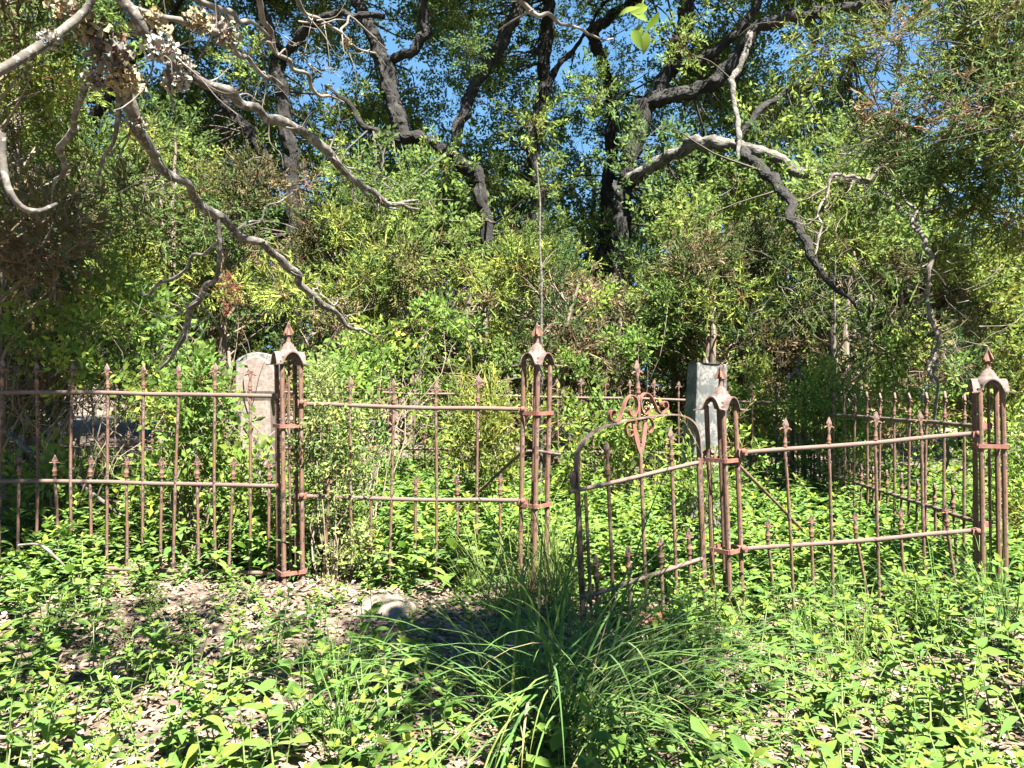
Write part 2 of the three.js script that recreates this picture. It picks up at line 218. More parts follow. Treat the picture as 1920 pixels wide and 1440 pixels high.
const barAlong = (a, b, ry, rz, wav = 0.012) => { // a rail: rounded flat bar with slight bends
  const n = 10, pts = []; for (let i = 0; i <= n; i++) { const p = a.clone().lerp(b, i / n); p.y += wav * nz(p.x * 2.1, 5, p.z * 2.1); pts.push(p); }
  const g = tube(pts, [1, 1], { sides: 8, sub: 2 }), P = g.attributes.position, c = new THREE.CatmullRomCurve3(pts, false, 'centripetal'), d = b.clone().sub(a).normalize(), side = V(-d.z, 0, d.x).normalize(), rows = P.count - 2;
  for (let i = 0; i < rows; i++) { const k = Math.floor(i / 9), ctr = c.getPoint(k / (n * 2)), o = V(P.getX(i), P.getY(i), P.getZ(i)).sub(ctr), u = o.dot(side), v = o.y, q = Math.max(Math.abs(u), Math.abs(v)), e = Math.pow(q, 0.45); ctr.addScaledVector(side, u * rz / e).add(V(0, v * ry / e, 0)); P.setXYZ(i, ctr.x, ctr.y, ctr.z); }
  g.computeVertexNormals(); return g;
};
// one panel of pickets between two points; heights are of the rails at either end
function panel(label, A, B, { rails, tall, short, foot, group, mats = [M.iron, M.rail], finials = true, shear = 0 }) {
  const t = thing('iron_fence_panel', label, 'fence panel', V(A.x, gh(A.x, A.z), A.z), group), o = t.position, dir = B.clone().sub(A); dir.y = 0; const ang = Math.atan2(-dir.z, dir.x), nm = ['top_rail', 'middle_rail', 'bottom_rail'];
  const pt = (f, y) => V(lerp(A.x, B.x, f), y, lerp(A.z, B.z, f)).sub(o);
  rails.forEach((r, i) => { const f0 = r[2] || 0, f1 = r[3] === undefined ? 1 : r[3]; part(nm[i], barAlong(pt(f0, lerp(r[0], r[1], f0)), pt(f1, lerp(r[0], r[1], f1)), 0.0118, 0.0115), mats[1], t); for (const [f, on] of [[f0, !r[2]], [f1, r[3] === undefined]]) if (on) { const c = part('clamp', clampGeo, M.collar, t); c.position.copy(pt(f, lerp(r[0], r[1], f))); c.rotation.y = ang; } });
  const len = Math.hypot(dir.x, dir.z), put = (f, yTop, isTall, fin) => {
    const lean = gs() * (R() < 0.18 ? 0.045 : 0.012) + shear, base = pt(f, gh(lerp(A.x, B.x, f), lerp(A.z, B.z, f)) - 0.03), top = pt(f, yTop), h = top.y - base.y, d = dir.clone().normalize();
    top.addScaledVector(d, gs() * 0.004); base.addScaledVector(d, lean);
    const z = gs() * 0.006, mid = base.clone().lerp(top, rr(0.35, 0.65)).add(V(gs() * 0.006, 0, z)), p = part('picket', tube([base, mid, top], [0.0082, 0.0085, 0.0082], { sides: 7, sub: 3 }), mats[0], t);
    if (fin) { const g = part('finial', isTall ? finialGeo : shortFinialGeo, mats[0], p); g.position.copy(top); g.rotation.set(gs() * 0.06, ang + gs() * 0.25, gs() * 0.06); g.scale.setScalar(rr(0.82, 0.95)); }
  };
  for (const [f, y, fin = true] of tall) put(f, y, true, fin && finials);
  for (const [f, y, fin = true] of short) put(f, y, false, fin && finials);
  return t;
}
function capGeo() { // cross-vaulted cap, corners on the four tubes
  const n = 24, s = 0.083, th = 0.007, H = 0.062, arch = (v) => { const q = Math.abs(v) / (s * 0.62); return q < 1 ? H * Math.pow(1 - q * q, 0.7) : 0; }, pos = [], idx = [];
  const foot = (u) => u;
  for (const k of [0, 1]) for (let j = 0; j <= n; j++) for (let i = 0; i <= n; i++) { const u = (i / n * 2 - 1) * s, v = (j / n * 2 - 1) * s; let y = Math.max(arch(u), arch(v)); const c = Math.min(Math.abs(u), Math.abs(v)) / s, fl = smooth(0.8, 1, c) * 0.2; y -= smooth(0.6, 1, c) * 0.006; pos.push(foot(u) * (1 + fl), y - k * th, foot(v) * (1 + fl)); }
  const o = (n + 1) * (n + 1);
  for (let j = 0; j < n; j++) for (let i = 0; i < n; i++) { const a = j * (n + 1) + i, b = a + 1, c = a + n + 1, d = c + 1; idx.push(a, c, b, b, c, d, o + a, o + b, o + c, o + b, o + d, o + c); }
  const rim = []; for (let i = 0; i < n; i++) rim.push(i); for (let j = 0; j < n; j++) rim.push(j * (n + 1) + n); for (let i = n; i > 0; i--) rim.push(n * (n + 1) + i); for (let j = n; j > 0; j--) rim.push(j * (n + 1));
  rim.forEach((a, i) => { const b = rim[(i + 1) % rim.length]; idx.push(a, b, a + o, b, b + o, a + o); });
  let g = new THREE.BufferGeometry(); g.setAttribute('position', new THREE.Float32BufferAttribute(pos, 3)); g.setIndex(idx); g = g.toNonIndexed(); g.computeVertexNormals(); return boxUV(g);
}
const capG = capGeo(), domeG = lathe([[0.066, -0.03], [0.06, -0.008], [0.05, 0.0], [0.046, 0.01], [0.04, 0.013], [0.037, 0.026], [0.03, 0.03], [0.028, 0.04], [0.016, 0.048], [0.012, 0.058], [0.0125, 0.068], [0.01, 0.074]], 14);
const arrowG = (() => { const f = () => { const sh = new THREE.Shape(); sh.moveTo(0, 0.09); sh.lineTo(0.031, 0.026); sh.lineTo(0.024, 0.014); sh.lineTo(0.010, 0.02); sh.lineTo(0.008, 0); sh.lineTo(-0.008, 0); sh.lineTo(-0.010, 0.02); sh.lineTo(-0.024, 0.014); sh.lineTo(-0.031, 0.026); const g = new THREE.ExtrudeGeometry(sh, { depth: 0.006, bevelEnabled: true, bevelThickness: 0.002, bevelSize: 0.002, bevelSegments: 1 }); g.translate(0, 0, -0.003); return g.toNonIndexed(); }; const c = new THREE.ConeGeometry(0.022, 0.07, 4, 1).toNonIndexed(); c.translate(0, 0.052, 0); return boxUV(merged([f(), f().rotateY(Math.PI / 2), c])); })();
const collarG = (() => { const b = []; for (let i = 0; i < 4; i++) b.push(boxUV(xf(new THREE.BoxGeometry(0.134, 0.021, 0.007).toNonIndexed(), 0, 0, 0.0695).rotateY(i * Math.PI / 2))); const r = boxUV(xf(new THREE.BoxGeometry(0.134, 0.008, 0.006).toNonIndexed(), 0, 0, 0).rotateY(Math.PI / 4)); return merged([...b, r]); })();
function ironPost(label, x, z, capY, { lean = V(0, 0, 0), turn = Math.PI / 4, collars = [], brace, latch, foot, mats = [M.iron, M.cap, M.collar] }) {
  const y0 = gh(x, z), t = thing('iron_gate_post', label, 'fence post', V(x, y0, z), 'open four-bar iron fence posts'), h = capY - y0, inner = new THREE.Matrix4().makeRotationY(turn);
  const up = (f) => lean.clone().multiplyScalar(f - 0);   // the post leans by this much at the cap
  for (const [sx, sz] of [[-1, -1], [1, -1], [1, 1], [-1, 1]]) { const c = V(sx * 0.052, 0, sz * 0.052).applyMatrix4(inner); part('tube', tube([c.clone().add(V(0, -0.12, 0)), c.clone().add(up(0.5)).add(V(gs() * 0.003, h * 0.5, gs() * 0.003)), c.clone().add(up(1)).add(V(0, h + 0.012, 0))], [0.0132, 0.0132, 0.0132], { sides: 8, sub: 3 }), mats[0], t); }
  part('centre_rod', tube([V(0, -0.1, 0), up(1).add(V(0, h + 0.08, 0))], [0.007, 0.007], { sides: 6, sub: 2 }), mats[0], t);
  const cap = part('cap', capG, mats[1], t); cap.position.copy(up(1)).add(V(0, h, 0)); cap.rotation.y = turn;
  const fin = part('finial', domeG, mats[1], cap); fin.position.y = 0.062; const ar = part('arrowhead', arrowG, mats[0], cap); ar.position.y = 0.137; ar.rotation.y = Math.PI / 4 - 0.1;
  for (const y of collars) { const c = part('collar', collarG, mats[2], t); c.position.copy(up(y / h)).add(V(0, y, 0)); c.rotation.y = turn; }
  if (brace) part('brace', own(tube(brace, [0.009, 0.009], { sides: 6, sub: 3 }), t), mats[0], t);
  if (latch) part('latch', own(tube(latch, [0.011, 0.009, 0.008], { sides: 6, sub: 3 }), t), M.rail, t);
  if (foot) { const b = new THREE.CylinderGeometry(0.075, 0.12, 0.1, 8).toNonIndexed(); b.translate(0, 0.01, 0); const q = part('footing', boxUV(b), M.collar, t); q.rotation.y = 0.3; }
  return t;
}
const p1 = at(545, 680, 4.3), p2 = at(1005, 682, 4.3), p3 = at(1362, 765, 4.05), p4 = at(1856, 732, 4.05), p5 = at(1496, 712, 7.0);
ironPost('rusty four-bar iron post beside the pink headstone, no gate on it', p1.x, p1.z, p1.y, { lean: V(-0.012, 0, 0), turn: Math.PI / 4 - 0.2, collars: [0.87, 0.06] });
ironPost('rusty four-bar iron gate post with a latch, standing alone beside the open gate', p2.x - 0.02, p2.z, p2.y, { lean: V(0.026, 0, 0), turn: Math.PI / 4 + 0.05, collars: [0.985, 0.475, 0.02], brace: [at(985, 842, 4.38), at(900, 920, 4.9), at(815, 1002, 5.4)], latch: [at(1018, 848, 4.27), at(1032, 850, 4.2), at(1050, 852, 4.15)] });
ironPost('rusty four-bar iron post the sagging gate hangs on, before the grey stone', p3.x + 0.015, p3.z, p3.y, { lean: V(-0.045, 0, 0), turn: Math.PI / 4 - 0.12, collars: [0.86, 0.39], brace: [at(1385, 872, 4.12), at(1480, 968, 4.7), at(1570, 1062, 5.1)] });
ironPost('rusty four-bar iron corner post with a stone footing at the end of the fence', p4.x + 0.01, p4.z, p4.y, { lean: V(-0.02, 0, 0), turn: Math.PI / 4 + 0.5, collars: [0.855], foot: true });
ironPost('four-bar iron corner post at the back of the plot, hung with vine', p5.x, p5.z, p5.y, { turn: Math.PI / 4 + 0.2, collars: [0.8] });

const range = (a, b, n, f) => Array.from({ length: n }, (_, i) => f(lerp(a, b, n > 1 ? i / (n - 1) : 0), i));
const GF = 'panels of the rusty iron plot fence';
{ // panel to the side of the pink headstone
  const A = V(-3.72, 0, -4.42), B = V(p1.x - 0.06, 0, -4.32), n = 12, fx = (i) => 1 - (0.205 * (i + 1) - 0.035) / 2.42;
  panel('shaded rusty iron fence panel in front of the pink headstone', A, B, { rails: [[1.415, 1.383], [0.91, 0.878], [0.42, 0.388]], tall: range(0, n - 2, n - 1, (i) => [fx(i), lerp(1.383, 1.415, 1 - fx(i)) + 0.03]), short: range(0, n - 2, n - 1, (i) => [fx(i) + 0.0425, lerp(0.878, 0.91, 1 - fx(i)) + 0.03]), group: GF });
}
{ // panel between the first two posts
  const A = V(p1.x + 0.07, 0, -4.3), B = V(p2.x - 0.075, 0, -4.3), f = (px) => (at(px, 0, 4.3).x - A.x) / (B.x - A.x);
  panel('rusty iron fence panel with a small-leaved shrub growing through it', A, B, { rails: [[1.342, 1.305], [0.826, 0.795, 0.0], [0.345, 0.315]], tall: [657, 738, 818, 897].map((x, i) => [f(x), 1.34 + [0.0, 0.0, -0.015, 0.005][i]]), short: [...[778, 857, 937].map((x) => [f(x), 0.83]), [f(697), 0.81, false], [f(617), 0.83]], group: GF });
}
{ // panel from the gate's hinge post to the corner
  const A = V(p3.x + 0.075, 0, -4.03), B = V(p4.x - 0.08, 0, -4.05), f = (px) => (at(px, 0, 4.05).x - A.x) / (B.x - A.x);
  panel('leaning rusty iron fence panel running from the hinge post to the corner post', A, B, { rails: [[1.094, 1.186], [0.589, 0.676]], tall: [1470, 1553, 1640, 1727].map((x, i) => [f(x), 1.118 + 0.017 * i]), short: [1437, 1518, 1602, 1688, 1775].map((x, i) => [f(x), 0.63 + 0.018 * i]), shear: 0.035, group: GF });
}
{ // side of the plot, running away from the corner post
  const A = V(p4.x + 0.02, 0, -4.13), B = V(p5.x + 0.06, 0, -6.93), n = 12;
  panel('rusty iron side fence running back from the corner post with the footing', A, B, { rails: [[1.225, 1.19], [0.70, 0.70]], tall: range(0.07, 0.93, n, (f) => [f, lerp(1.255, 1.22, f)]), short: range(0.035, 0.965, n + 1, (f) => [f, 0.735]), group: GF });
}
{ // back of the plot
  const C = V(-1.3, 0, -7.1), n = 17;
  panel('iron back fence of the plot under the junipers', V(p5.x - 0.08, 0, -7.0), V(C.x + 0.05, 0, C.z), { rails: [[1.28, 1.37], [0.8, 0.86]], tall: range(0.03, 0.97, n, (f) => [f, lerp(1.31, 1.4, f)]), short: range(0.06, 0.94, n - 1, (f) => [f, lerp(0.83, 0.89, f)]), group: GF });
  panel('iron back fence under trees behind the pink headstone', C, V(-4.6, 0, -7.0), { rails: [[1.37, 1.4], [0.86, 0.88]], tall: range(0.03, 0.97, 15, (f) => [f, 1.42]), short: range(0.06, 0.94, 14, (f) => [f, 0.9]), group: GF });
}
{ // the gate, hung on the third post, sagging and swung towards the viewer
  const hinge = at(1312, 866, 4.06), free = at(1081, 928, 3.66), t = thing('iron_gate', 'small arched rusty iron gate with scrolls, hanging open and sagging', 'gate', hinge);
  const dx = free.x - hinge.x, dz = free.z - hinge.z, W = Math.hypot(dx, dz); t.rotation.order = 'YXZ'; t.rotation.y = Math.atan2(-dz, dx); t.rotation.z = -0.055;
  const arch = []; for (let i = 0; i <= 14; i++) { const a = Math.PI * i / 14, c = Math.cos(a), s = Math.sin(a); arch.push([W / 2 - W / 2 * Math.sign(c) * Math.pow(Math.abs(c), 0.62), 0.06 + 0.225 * Math.pow(s, 0.62)]); }
  part('arch', ribbon([[0, -0.02], ...arch, [W, -0.02]], 0.034, 0.008), M.rail, t);
  part('stile', tube([V(0.004, 0.02, 0), V(0.002, -0.84, 0)], [0.0155, 0.0155], { sides: 8, sub: 4 }), M.iron, t); part('stile', tube([V(W, 0.0, 0), V(W - 0.002, -0.86, 0)], [0.0145, 0.0145], { sides: 8, sub: 4 }), M.iron, t);
  part('stile', tube([V(W - 0.012, -0.02, -0.05), V(W - 0.014, -0.6, -0.05)], [0.008, 0.008], { sides: 6, sub: 3 }), M.iron, t);
  part('middle_rail', barAlong(V(-0.02, 0, 0), V(W + 0.045, 0, 0), 0.0112, 0.0112), M.rail, t); part('lower_rail', barAlong(V(0, -0.51, 0), V(W, -0.515, 0), 0.0112, 0.0112), M.rail, t); part('bottom_rail', barAlong(V(0, -0.79, 0), V(W, -0.8, 0), 0.011, 0.011), M.iron, t);
  part('hinge', tube([V(-0.085, 0.035, -0.02), V(-0.05, 0.045, -0.005), V(-0.02, 0.03, 0), V(0.01, 0.0, 0)], [0.013, 0.014, 0.014, 0.013], { sides: 8, sub: 4 }), M.collar, t);
  part('hinge', tube([V(-0.07, -0.50, -0.02), V(-0.03, -0.505, 0), V(0.01, -0.51, 0)], [0.012, 0.013, 0.012], { sides: 8, sub: 3 }), M.collar, t);
  part('latch_knob', xf(lathe([[0, 0.035], [0.012, 0.03], [0.017, 0.012], [0.016, -0.015], [0.01, -0.034], [0, -0.038]], 9), W + 0.022, 0.055, 0), M.rail, t);
  const uc = W * 0.5, y0 = 0.288;
  for (const s of [-1, 1]) {
    const S = (list) => list.map(([u, y]) => [uc + s * u, y0 + y]);
    part('scroll', ribbon(S([[0.048, 0.045], [0.058, 0.05], [0.064, 0.036], [0.054, 0.02], [0.038, 0.012], [0.02, 0.028], [0.010, 0.065], [0.016, 0.1], [0.045, 0.118], [0.076, 0.102], [0.1, 0.06], [0.124, 0.016], [0.146, 0.001], [0.17, 0.008], [0.186, 0.032], [0.178, 0.056], [0.158, 0.058], [0.15, 0.042], [0.16, 0.034]]), 0.026, 0.005), M.collar, t);
    part('scroll', ribbon(S([[0.02, -0.02], [0.05, -0.012], [0.078, -0.022], [0.088, -0.05], [0.076, -0.078], [0.054, -0.082], [0.044, -0.066], [0.05, -0.054], [0.06, -0.056]]), 0.022, 0.004), M.collar, t);
    const q = new THREE.Shape(); q.moveTo(0.048, -0.006); q.quadraticCurveTo(0.046, -0.1, 0.008, -0.185); q.lineTo(0.006, -0.12); q.quadraticCurveTo(0.016, -0.07, 0.034, -0.01);
    const lf = new THREE.ExtrudeGeometry(q, { depth: 0.012, bevelEnabled: false, curveSegments: 5 }); if (s < 0) lf.rotateY(Math.PI); part('leaf_pendant', boxUV(xf(lf.toNonIndexed(), uc, y0, -0.006 * s)), M.collar, t);
  }
  const bar = (u, y1, y2, fin) => { const p = part('picket', tube([V(u + 0.004, y1, 0), V(u + gs() * 0.004, (y1 + y2) / 2, 0), V(u, y2, 0)], [0.0095, 0.0095, 0.0095], { sides: 7, sub: 2 }), M.iron, t); if (fin) { const f = part('finial', fin > 1 ? shortFinialGeo : finialGeo, M.iron, p); f.position.set(u, y2, 0); } };
  bar(uc, -0.8, y0 - 0.13); bar(uc, y0 - 0.06, y0 + 0.12, 1); bar(uc + W * 0.265, -0.8, 0.035, 1); bar(uc - W * 0.255, -0.8, 0.04, 1);
  for (const k of [-0.375, -0.13, 0.135, 0.385]) bar(uc + W * k, -0.8, -0.47, 2);
  t.traverse((m) => { if (!m.isMesh) return; m.position.y -= 0.06 * m.position.x; if (m.name !== 'finial') m.geometry.applyMatrix4(new THREE.Matrix4().set(1, 0, 0, 0, -0.06, 1, 0, 0, 0, 0, 1, 0, 0, 0, 0, 1)); });
}

// ---------------------------------------------------------------- gravestones and the flat stone
function rough(g, amp, f) { const p = g.attributes.position, n = g.attributes.normal; for (let i = 0; i < p.count; i++) { const x = p.getX(i), y = p.getY(i), z = p.getZ(i), k = amp * (nz(x * f, y * f, z * f) + 0.5 * nz(x * f * 3, y * f * 3, z * f * 3)); p.setXYZ(i, x + n.getX(i) * k, y + n.getY(i) * k, z + n.getZ(i) * k); } g.computeVertexNormals(); return g; }
const extr = (sh, depth, bevel = 0.008) => { const g = new THREE.ExtrudeGeometry(sh, { depth: depth - 2 * bevel, bevelEnabled: true, bevelThickness: bevel, bevelSize: bevel, bevelSegments: 2, curveSegments: 12 }); g.translate(0, 0, -depth / 2 + bevel); return boxUV(g.toNonIndexed()); };
const frustum = (w0, d0, w1, d1, h, y = 0) => { const g = new THREE.BoxGeometry(1, h, 1, 6, 14, 6); g.translate(0, h / 2, 0); const p = g.attributes.position; for (let i = 0; i < p.count; i++) { const t = p.getY(i) / h; p.setX(i, p.getX(i) * lerp(w0, w1, t)); p.setZ(i, p.getZ(i) * lerp(d0, d1, t)); } g.translate(0, y, 0); g.computeVertexNormals(); return g; };
{ // pink stone with a pointed-arch head
  const c = at(484, 700, 5.6), y0 = gh(c.x, c.z), t = thing('headstone', 'tall pink stone marker with a pointed arch head, among vines', 'headstone', V(c.x, y0, c.z)); t.rotation.y = 0.12;
  const head = 1.665 - y0, sh = new THREE.Shape(), w = 0.128, a = head - 0.27, b = head - 0.02; sh.moveTo(-w, a); sh.lineTo(w, a); sh.lineTo(w, a + 0.12); sh.quadraticCurveTo(w * 0.9, b - 0.05, 0, b); sh.quadraticCurveTo(-w * 0.9, b - 0.05, -w, a + 0.12); sh.lineTo(-w, a);
  part('arched_head', extr(sh, 0.2, 0.012), M.pinkStone, t);
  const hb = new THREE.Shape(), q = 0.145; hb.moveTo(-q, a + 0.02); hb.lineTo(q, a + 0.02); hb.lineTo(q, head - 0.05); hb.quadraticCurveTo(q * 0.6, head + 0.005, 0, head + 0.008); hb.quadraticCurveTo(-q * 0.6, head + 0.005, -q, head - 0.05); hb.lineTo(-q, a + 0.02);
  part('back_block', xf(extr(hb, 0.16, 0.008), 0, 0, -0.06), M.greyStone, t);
  part('moulding', boxUV(frustum(0.2, 0.16, 0.262, 0.21, 0.07, a - 0.066).toNonIndexed()), M.pinkStone, t);
  part('shaft', boxUV(rough(frustum(0.25, 0.2, 0.2, 0.16, a - 0.06, 0), 0.002, 7).toNonIndexed()), M.pinkStone, t);
}
{ // grey stone, tapering, with a hollowed front
  const c = at(1311, 700, 5.5), y0 = gh(c.x, c.z), h = 1.6 - y0, t = thing('headstone', 'tapering weathered grey stone marker behind the hinge post', 'headstone', V(c.x, y0, c.z)); t.rotation.set(0, 0.3, -0.045);
  const g = new THREE.BoxGeometry(1, h, 1, 14, 24, 8); g.translate(0, h / 2, 0); const p = g.attributes.position, n = g.attributes.normal;
  for (let i = 0; i < p.count; i++) { const x = p.getX(i), yy = p.getY(i), z = p.getZ(i), tt = yy / h, w = lerp(0.29, 0.225, tt), d = lerp(0.2, 0.13, tt); let oz = z * d; if (n.getZ(i) > 0.5) oz -= 0.008 * smooth(0.42, 0.3, Math.abs(x)) * smooth(0.45, 0.6, tt); const oy = n.getY(i) > 0.5 ? yy + 0.002 * Math.cos(x * 6.3) * -1 : yy; p.setXYZ(i, x * w, oy, oz); }
  g.computeVertexNormals(); part('stone', boxUV(rough(g, 0.003, 6).toNonIndexed()), M.greyStone, t);
  const roll = (x) => part('edge_roll', tube([V(x * 1.28, 0.02, 0.1), V(x * 1.12, h * 0.55, 0.085), V(x, h - 0.03, 0.066), V(x, h - 0.008, 0.06)], [0.013, 0.013, 0.014, 0.014], { sides: 7, sub: 4 }), M.greyStone, t); roll(-0.106); roll(0.106);
}
{ const c = at(722, 1168, 3.75), s = thing('flat_stone', 'pale flat fieldstone lying among the weeds', 'stone', V(c.x, gh(c.x, c.z), c.z)); const g = new THREE.IcosahedronGeometry(0.15, 4); g.scale(1, 0.42, 0.9); part('stone', boxUV(rough(g, 0.03, 8)), M.fieldStone, s); }
{ const c = at(1215, 1158, 3.9), s = thing('small_stone', 'small reddish brown stone beside the open gate', 'stone', V(c.x, gh(c.x, c.z) + 0.02, c.z)); const g = new THREE.IcosahedronGeometry(0.07, 3); g.scale(1, 0.7, 0.9); part('stone', boxUV(rough(g, 0.02, 14)), M.collar, s); }

// ---------------------------------------------------------------- live oaks
const OAKGREEN = [[3, [0.085, 0.14, 0.036]], [4, [0.12, 0.18, 0.04]], [3, [0.165, 0.225, 0.046]]];
const oaks = [
  { label: 'live oak with a forked trunk coloured black as if shaded and a long limb coloured paler as if sunlit arching over the plot', limbs: [
    { p: [[1150, 860, 10.6], [1155, 600, 10.6], [1168, 420, 10.5], [1172, 350, 10.5], [1190, 275, 10.4], [1205, 205, 10.4], [1235, 175, 10.5], [1262, 120, 10.6], [1285, 30, 10.8], [1310, -120, 11]], w: [60, 52, 48, 46, 46, 44, 40, 40, 38, 26] },
    { p: [[1215, 190, 10.4], [1275, 178, 10.2], [1340, 155, 10], [1385, 105, 9.9], [1415, 55, 9.8], [1480, 30, 9.7], [1560, 18, 9.6], [1650, 5, 9.5], [1760, -40, 9.4]], w: [38, 36, 34, 32, 30, 28, 24, 20, 10] },
    { p: [[1262, 128, 10.5], [1310, 118, 10.4], [1355, 85, 10.3], [1400, 40, 10.2], [1440, -40, 10.2]], w: [26, 26, 24, 22, 16] },
    { p: [[1172, 345, 10.5], [1215, 318, 10.1], [1262, 290, 9.8], [1300, 268, 9.5], [1370, 272, 9.3], [1440, 290, 9.1], [1490, 318, 8.9], [1560, 336, 8.7], [1640, 352, 8.5], [1672, 376, 8.4], [1704, 405, 8.3]], w: [34, 32, 34, 34, 34, 34, 32, 28, 20, 13, 6], bark: 'sunlitOakBark' },
    { p: [[1395, 282, 9.2], [1440, 330, 8.6], [1475, 370, 8.0], [1495, 420, 7.5], [1520, 480, 7.15], [1555, 530, 7.0], [1612, 582, 6.95]], w: [26, 26, 24, 22, 18, 14, 6] },
    { p: [[1385, 255, 9.4], [1420, 210, 9.5], [1480, 165, 9.7], [1540, 130, 9.9], [1600, 100, 10.1]], w: [20, 18, 14, 11, 6] },
    { p: [[1408, 62, 9.8], [1396, 100, 9.7], [1372, 150, 9.6], [1378, 200, 9.5], [1386, 260, 9.2], [1385, 310, 9.1], [1372, 355, 9]], w: [18, 15, 15, 13, 12, 10, 4], bark: 'paleBark' }] },
  { label: 'live oak with a dark crooked trunk bent like an elbow behind the fence', limbs: [
    { p: [[930, 900, 10.2], [915, 600, 10.2], [908, 400, 10.2], [893, 325, 10.2], [845, 290, 10.1], [800, 262, 10.1], [760, 255, 10.1], [745, 215, 10.2], [722, 120, 10.4], [690, 50, 10.6], [640, -60, 10.8]], w: [46, 42, 34, 34, 34, 34, 42, 44, 42, 38, 26] },
    { p: [[755, 262, 10.1], [715, 250, 10.0], [682, 236, 9.9], [650, 190, 9.9], [610, 160, 9.9]], w: [26, 24, 18, 12, 6] },
    { p: [[850, 290, 10.2], [862, 230, 10.3], [888, 165, 10.4], [930, 95, 10.5], [960, 40, 10.6], [1000, -40, 10.7]], w: [20, 26, 32, 34, 32, 22] },
    { p: [[735, 110, 10.4], [770, 100, 10.2], [800, 60, 10.2], [790, -30, 10.2]], w: [22, 26, 26, 20] }] },
  { label: 'live oak with a slim upright grey trunk rising beside a patch of sky', limbs: [
    { p: [[1005, 900, 11.6], [1010, 500, 11.6], [1006, 330, 11.6], [1012, 190, 11.6], [1026, 70, 11.6], [1035, -100, 11.6]], w: [40, 36, 32, 32, 32, 24] },
    { p: [[1020, 160, 11.6], [1060, 110, 11.8], [1100, 60, 12], [1140, 0, 12.2]], w: [16, 14, 10, 8] }] },
  { label: 'live oak with a narrow kinked limb hanging down beside the forked oak', limbs: [
    { p: [[1120, 900, 12.2], [1128, 500, 12.2], [1140, 330, 12.2], [1150, 220, 12], [1148, 160, 12], [1120, 95, 11.8], [1112, 60, 11.8], [1145, 30, 11.9], [1190, 5, 12], [1240, -60, 12]], w: [36, 32, 28, 30, 30, 32, 30, 26, 24, 16] }] },
  { label: 'live oak with two leaning dark stems behind the long fallen branch', limbs: [
    { p: [[560, 900, 10.8], [552, 500, 10.8], [545, 330, 10.7], [533, 200, 10.7], [522, 120, 10.8], [500, 40, 10.9], [470, -80, 11]], w: [44, 40, 36, 36, 34, 30, 22] },
    { p: [[548, 360, 10.8], [505, 310, 10.9], [470, 250, 10.9], [415, 190, 11], [380, 150, 11], [330, 90, 11.2]], w: [28, 30, 28, 24, 20, 12] },
    { p: [[528, 120, 10.8], [580, 45, 10.4], [640, 25, 10.2], [720, 30, 10]], w: [22, 24, 20, 12] }] },
  { label: 'dark live oak at the end of the wood behind the deep shade', limbs: [
    { p: [[120, 900, 11.5], [125, 500, 11.5], [140, 250, 11.4], [110, 60, 11.4], [90, -80, 11.4]], w: [42, 38, 34, 30, 22] }, { p: [[138, 260, 11.4], [220, 150, 11.2], [300, 60, 11], [360, -40, 11]], w: [24, 22, 18, 10] }] },
];
M.sunlitOakBark = surface([[0.0540, 0.0475, 0.0410], [0.0936, 0.0842, 0.0720], [0.0252, 0.0216, 0.0187], [0.1296, 0.1224, 0.1094]], { s: 61, rep: 3, repY: 1.4, bump: 0.02, rough: 0.95, n: 8 });  // paler oak bark that paints sunlight onto the low limb
const GAPS = [[280, 120, 60, 45, 0.95], [605, 165, 50, 75, 0.8], [895, 230, 38, 60, 1], [1080, 85, 40, 55, 1], [1240, 50, 30, 40, 0.7], [1330, 50, 50, 35, 0.8], [1480, 110, 70, 45, 0.62], [1640, 90, 110, 90, 0.85], [1560, 290, 80, 30, 0.6], [1800, 200, 180, 230, 0.95], [1700, 400, 50, 25, 0.8], [1820, 420, 110, 50, 0.9], [60, 20, 40, 50, 0.6], [760, 60, 35, 40, 0.7]];
const openness = (px, py) => { let k = 1; for (const [x, y, a, b, s] of GAPS) { const q = Math.hypot((px - x) / a, (py - y) / b); k *= 1 - s * smooth(1.25, 0.75, q); } return k; };
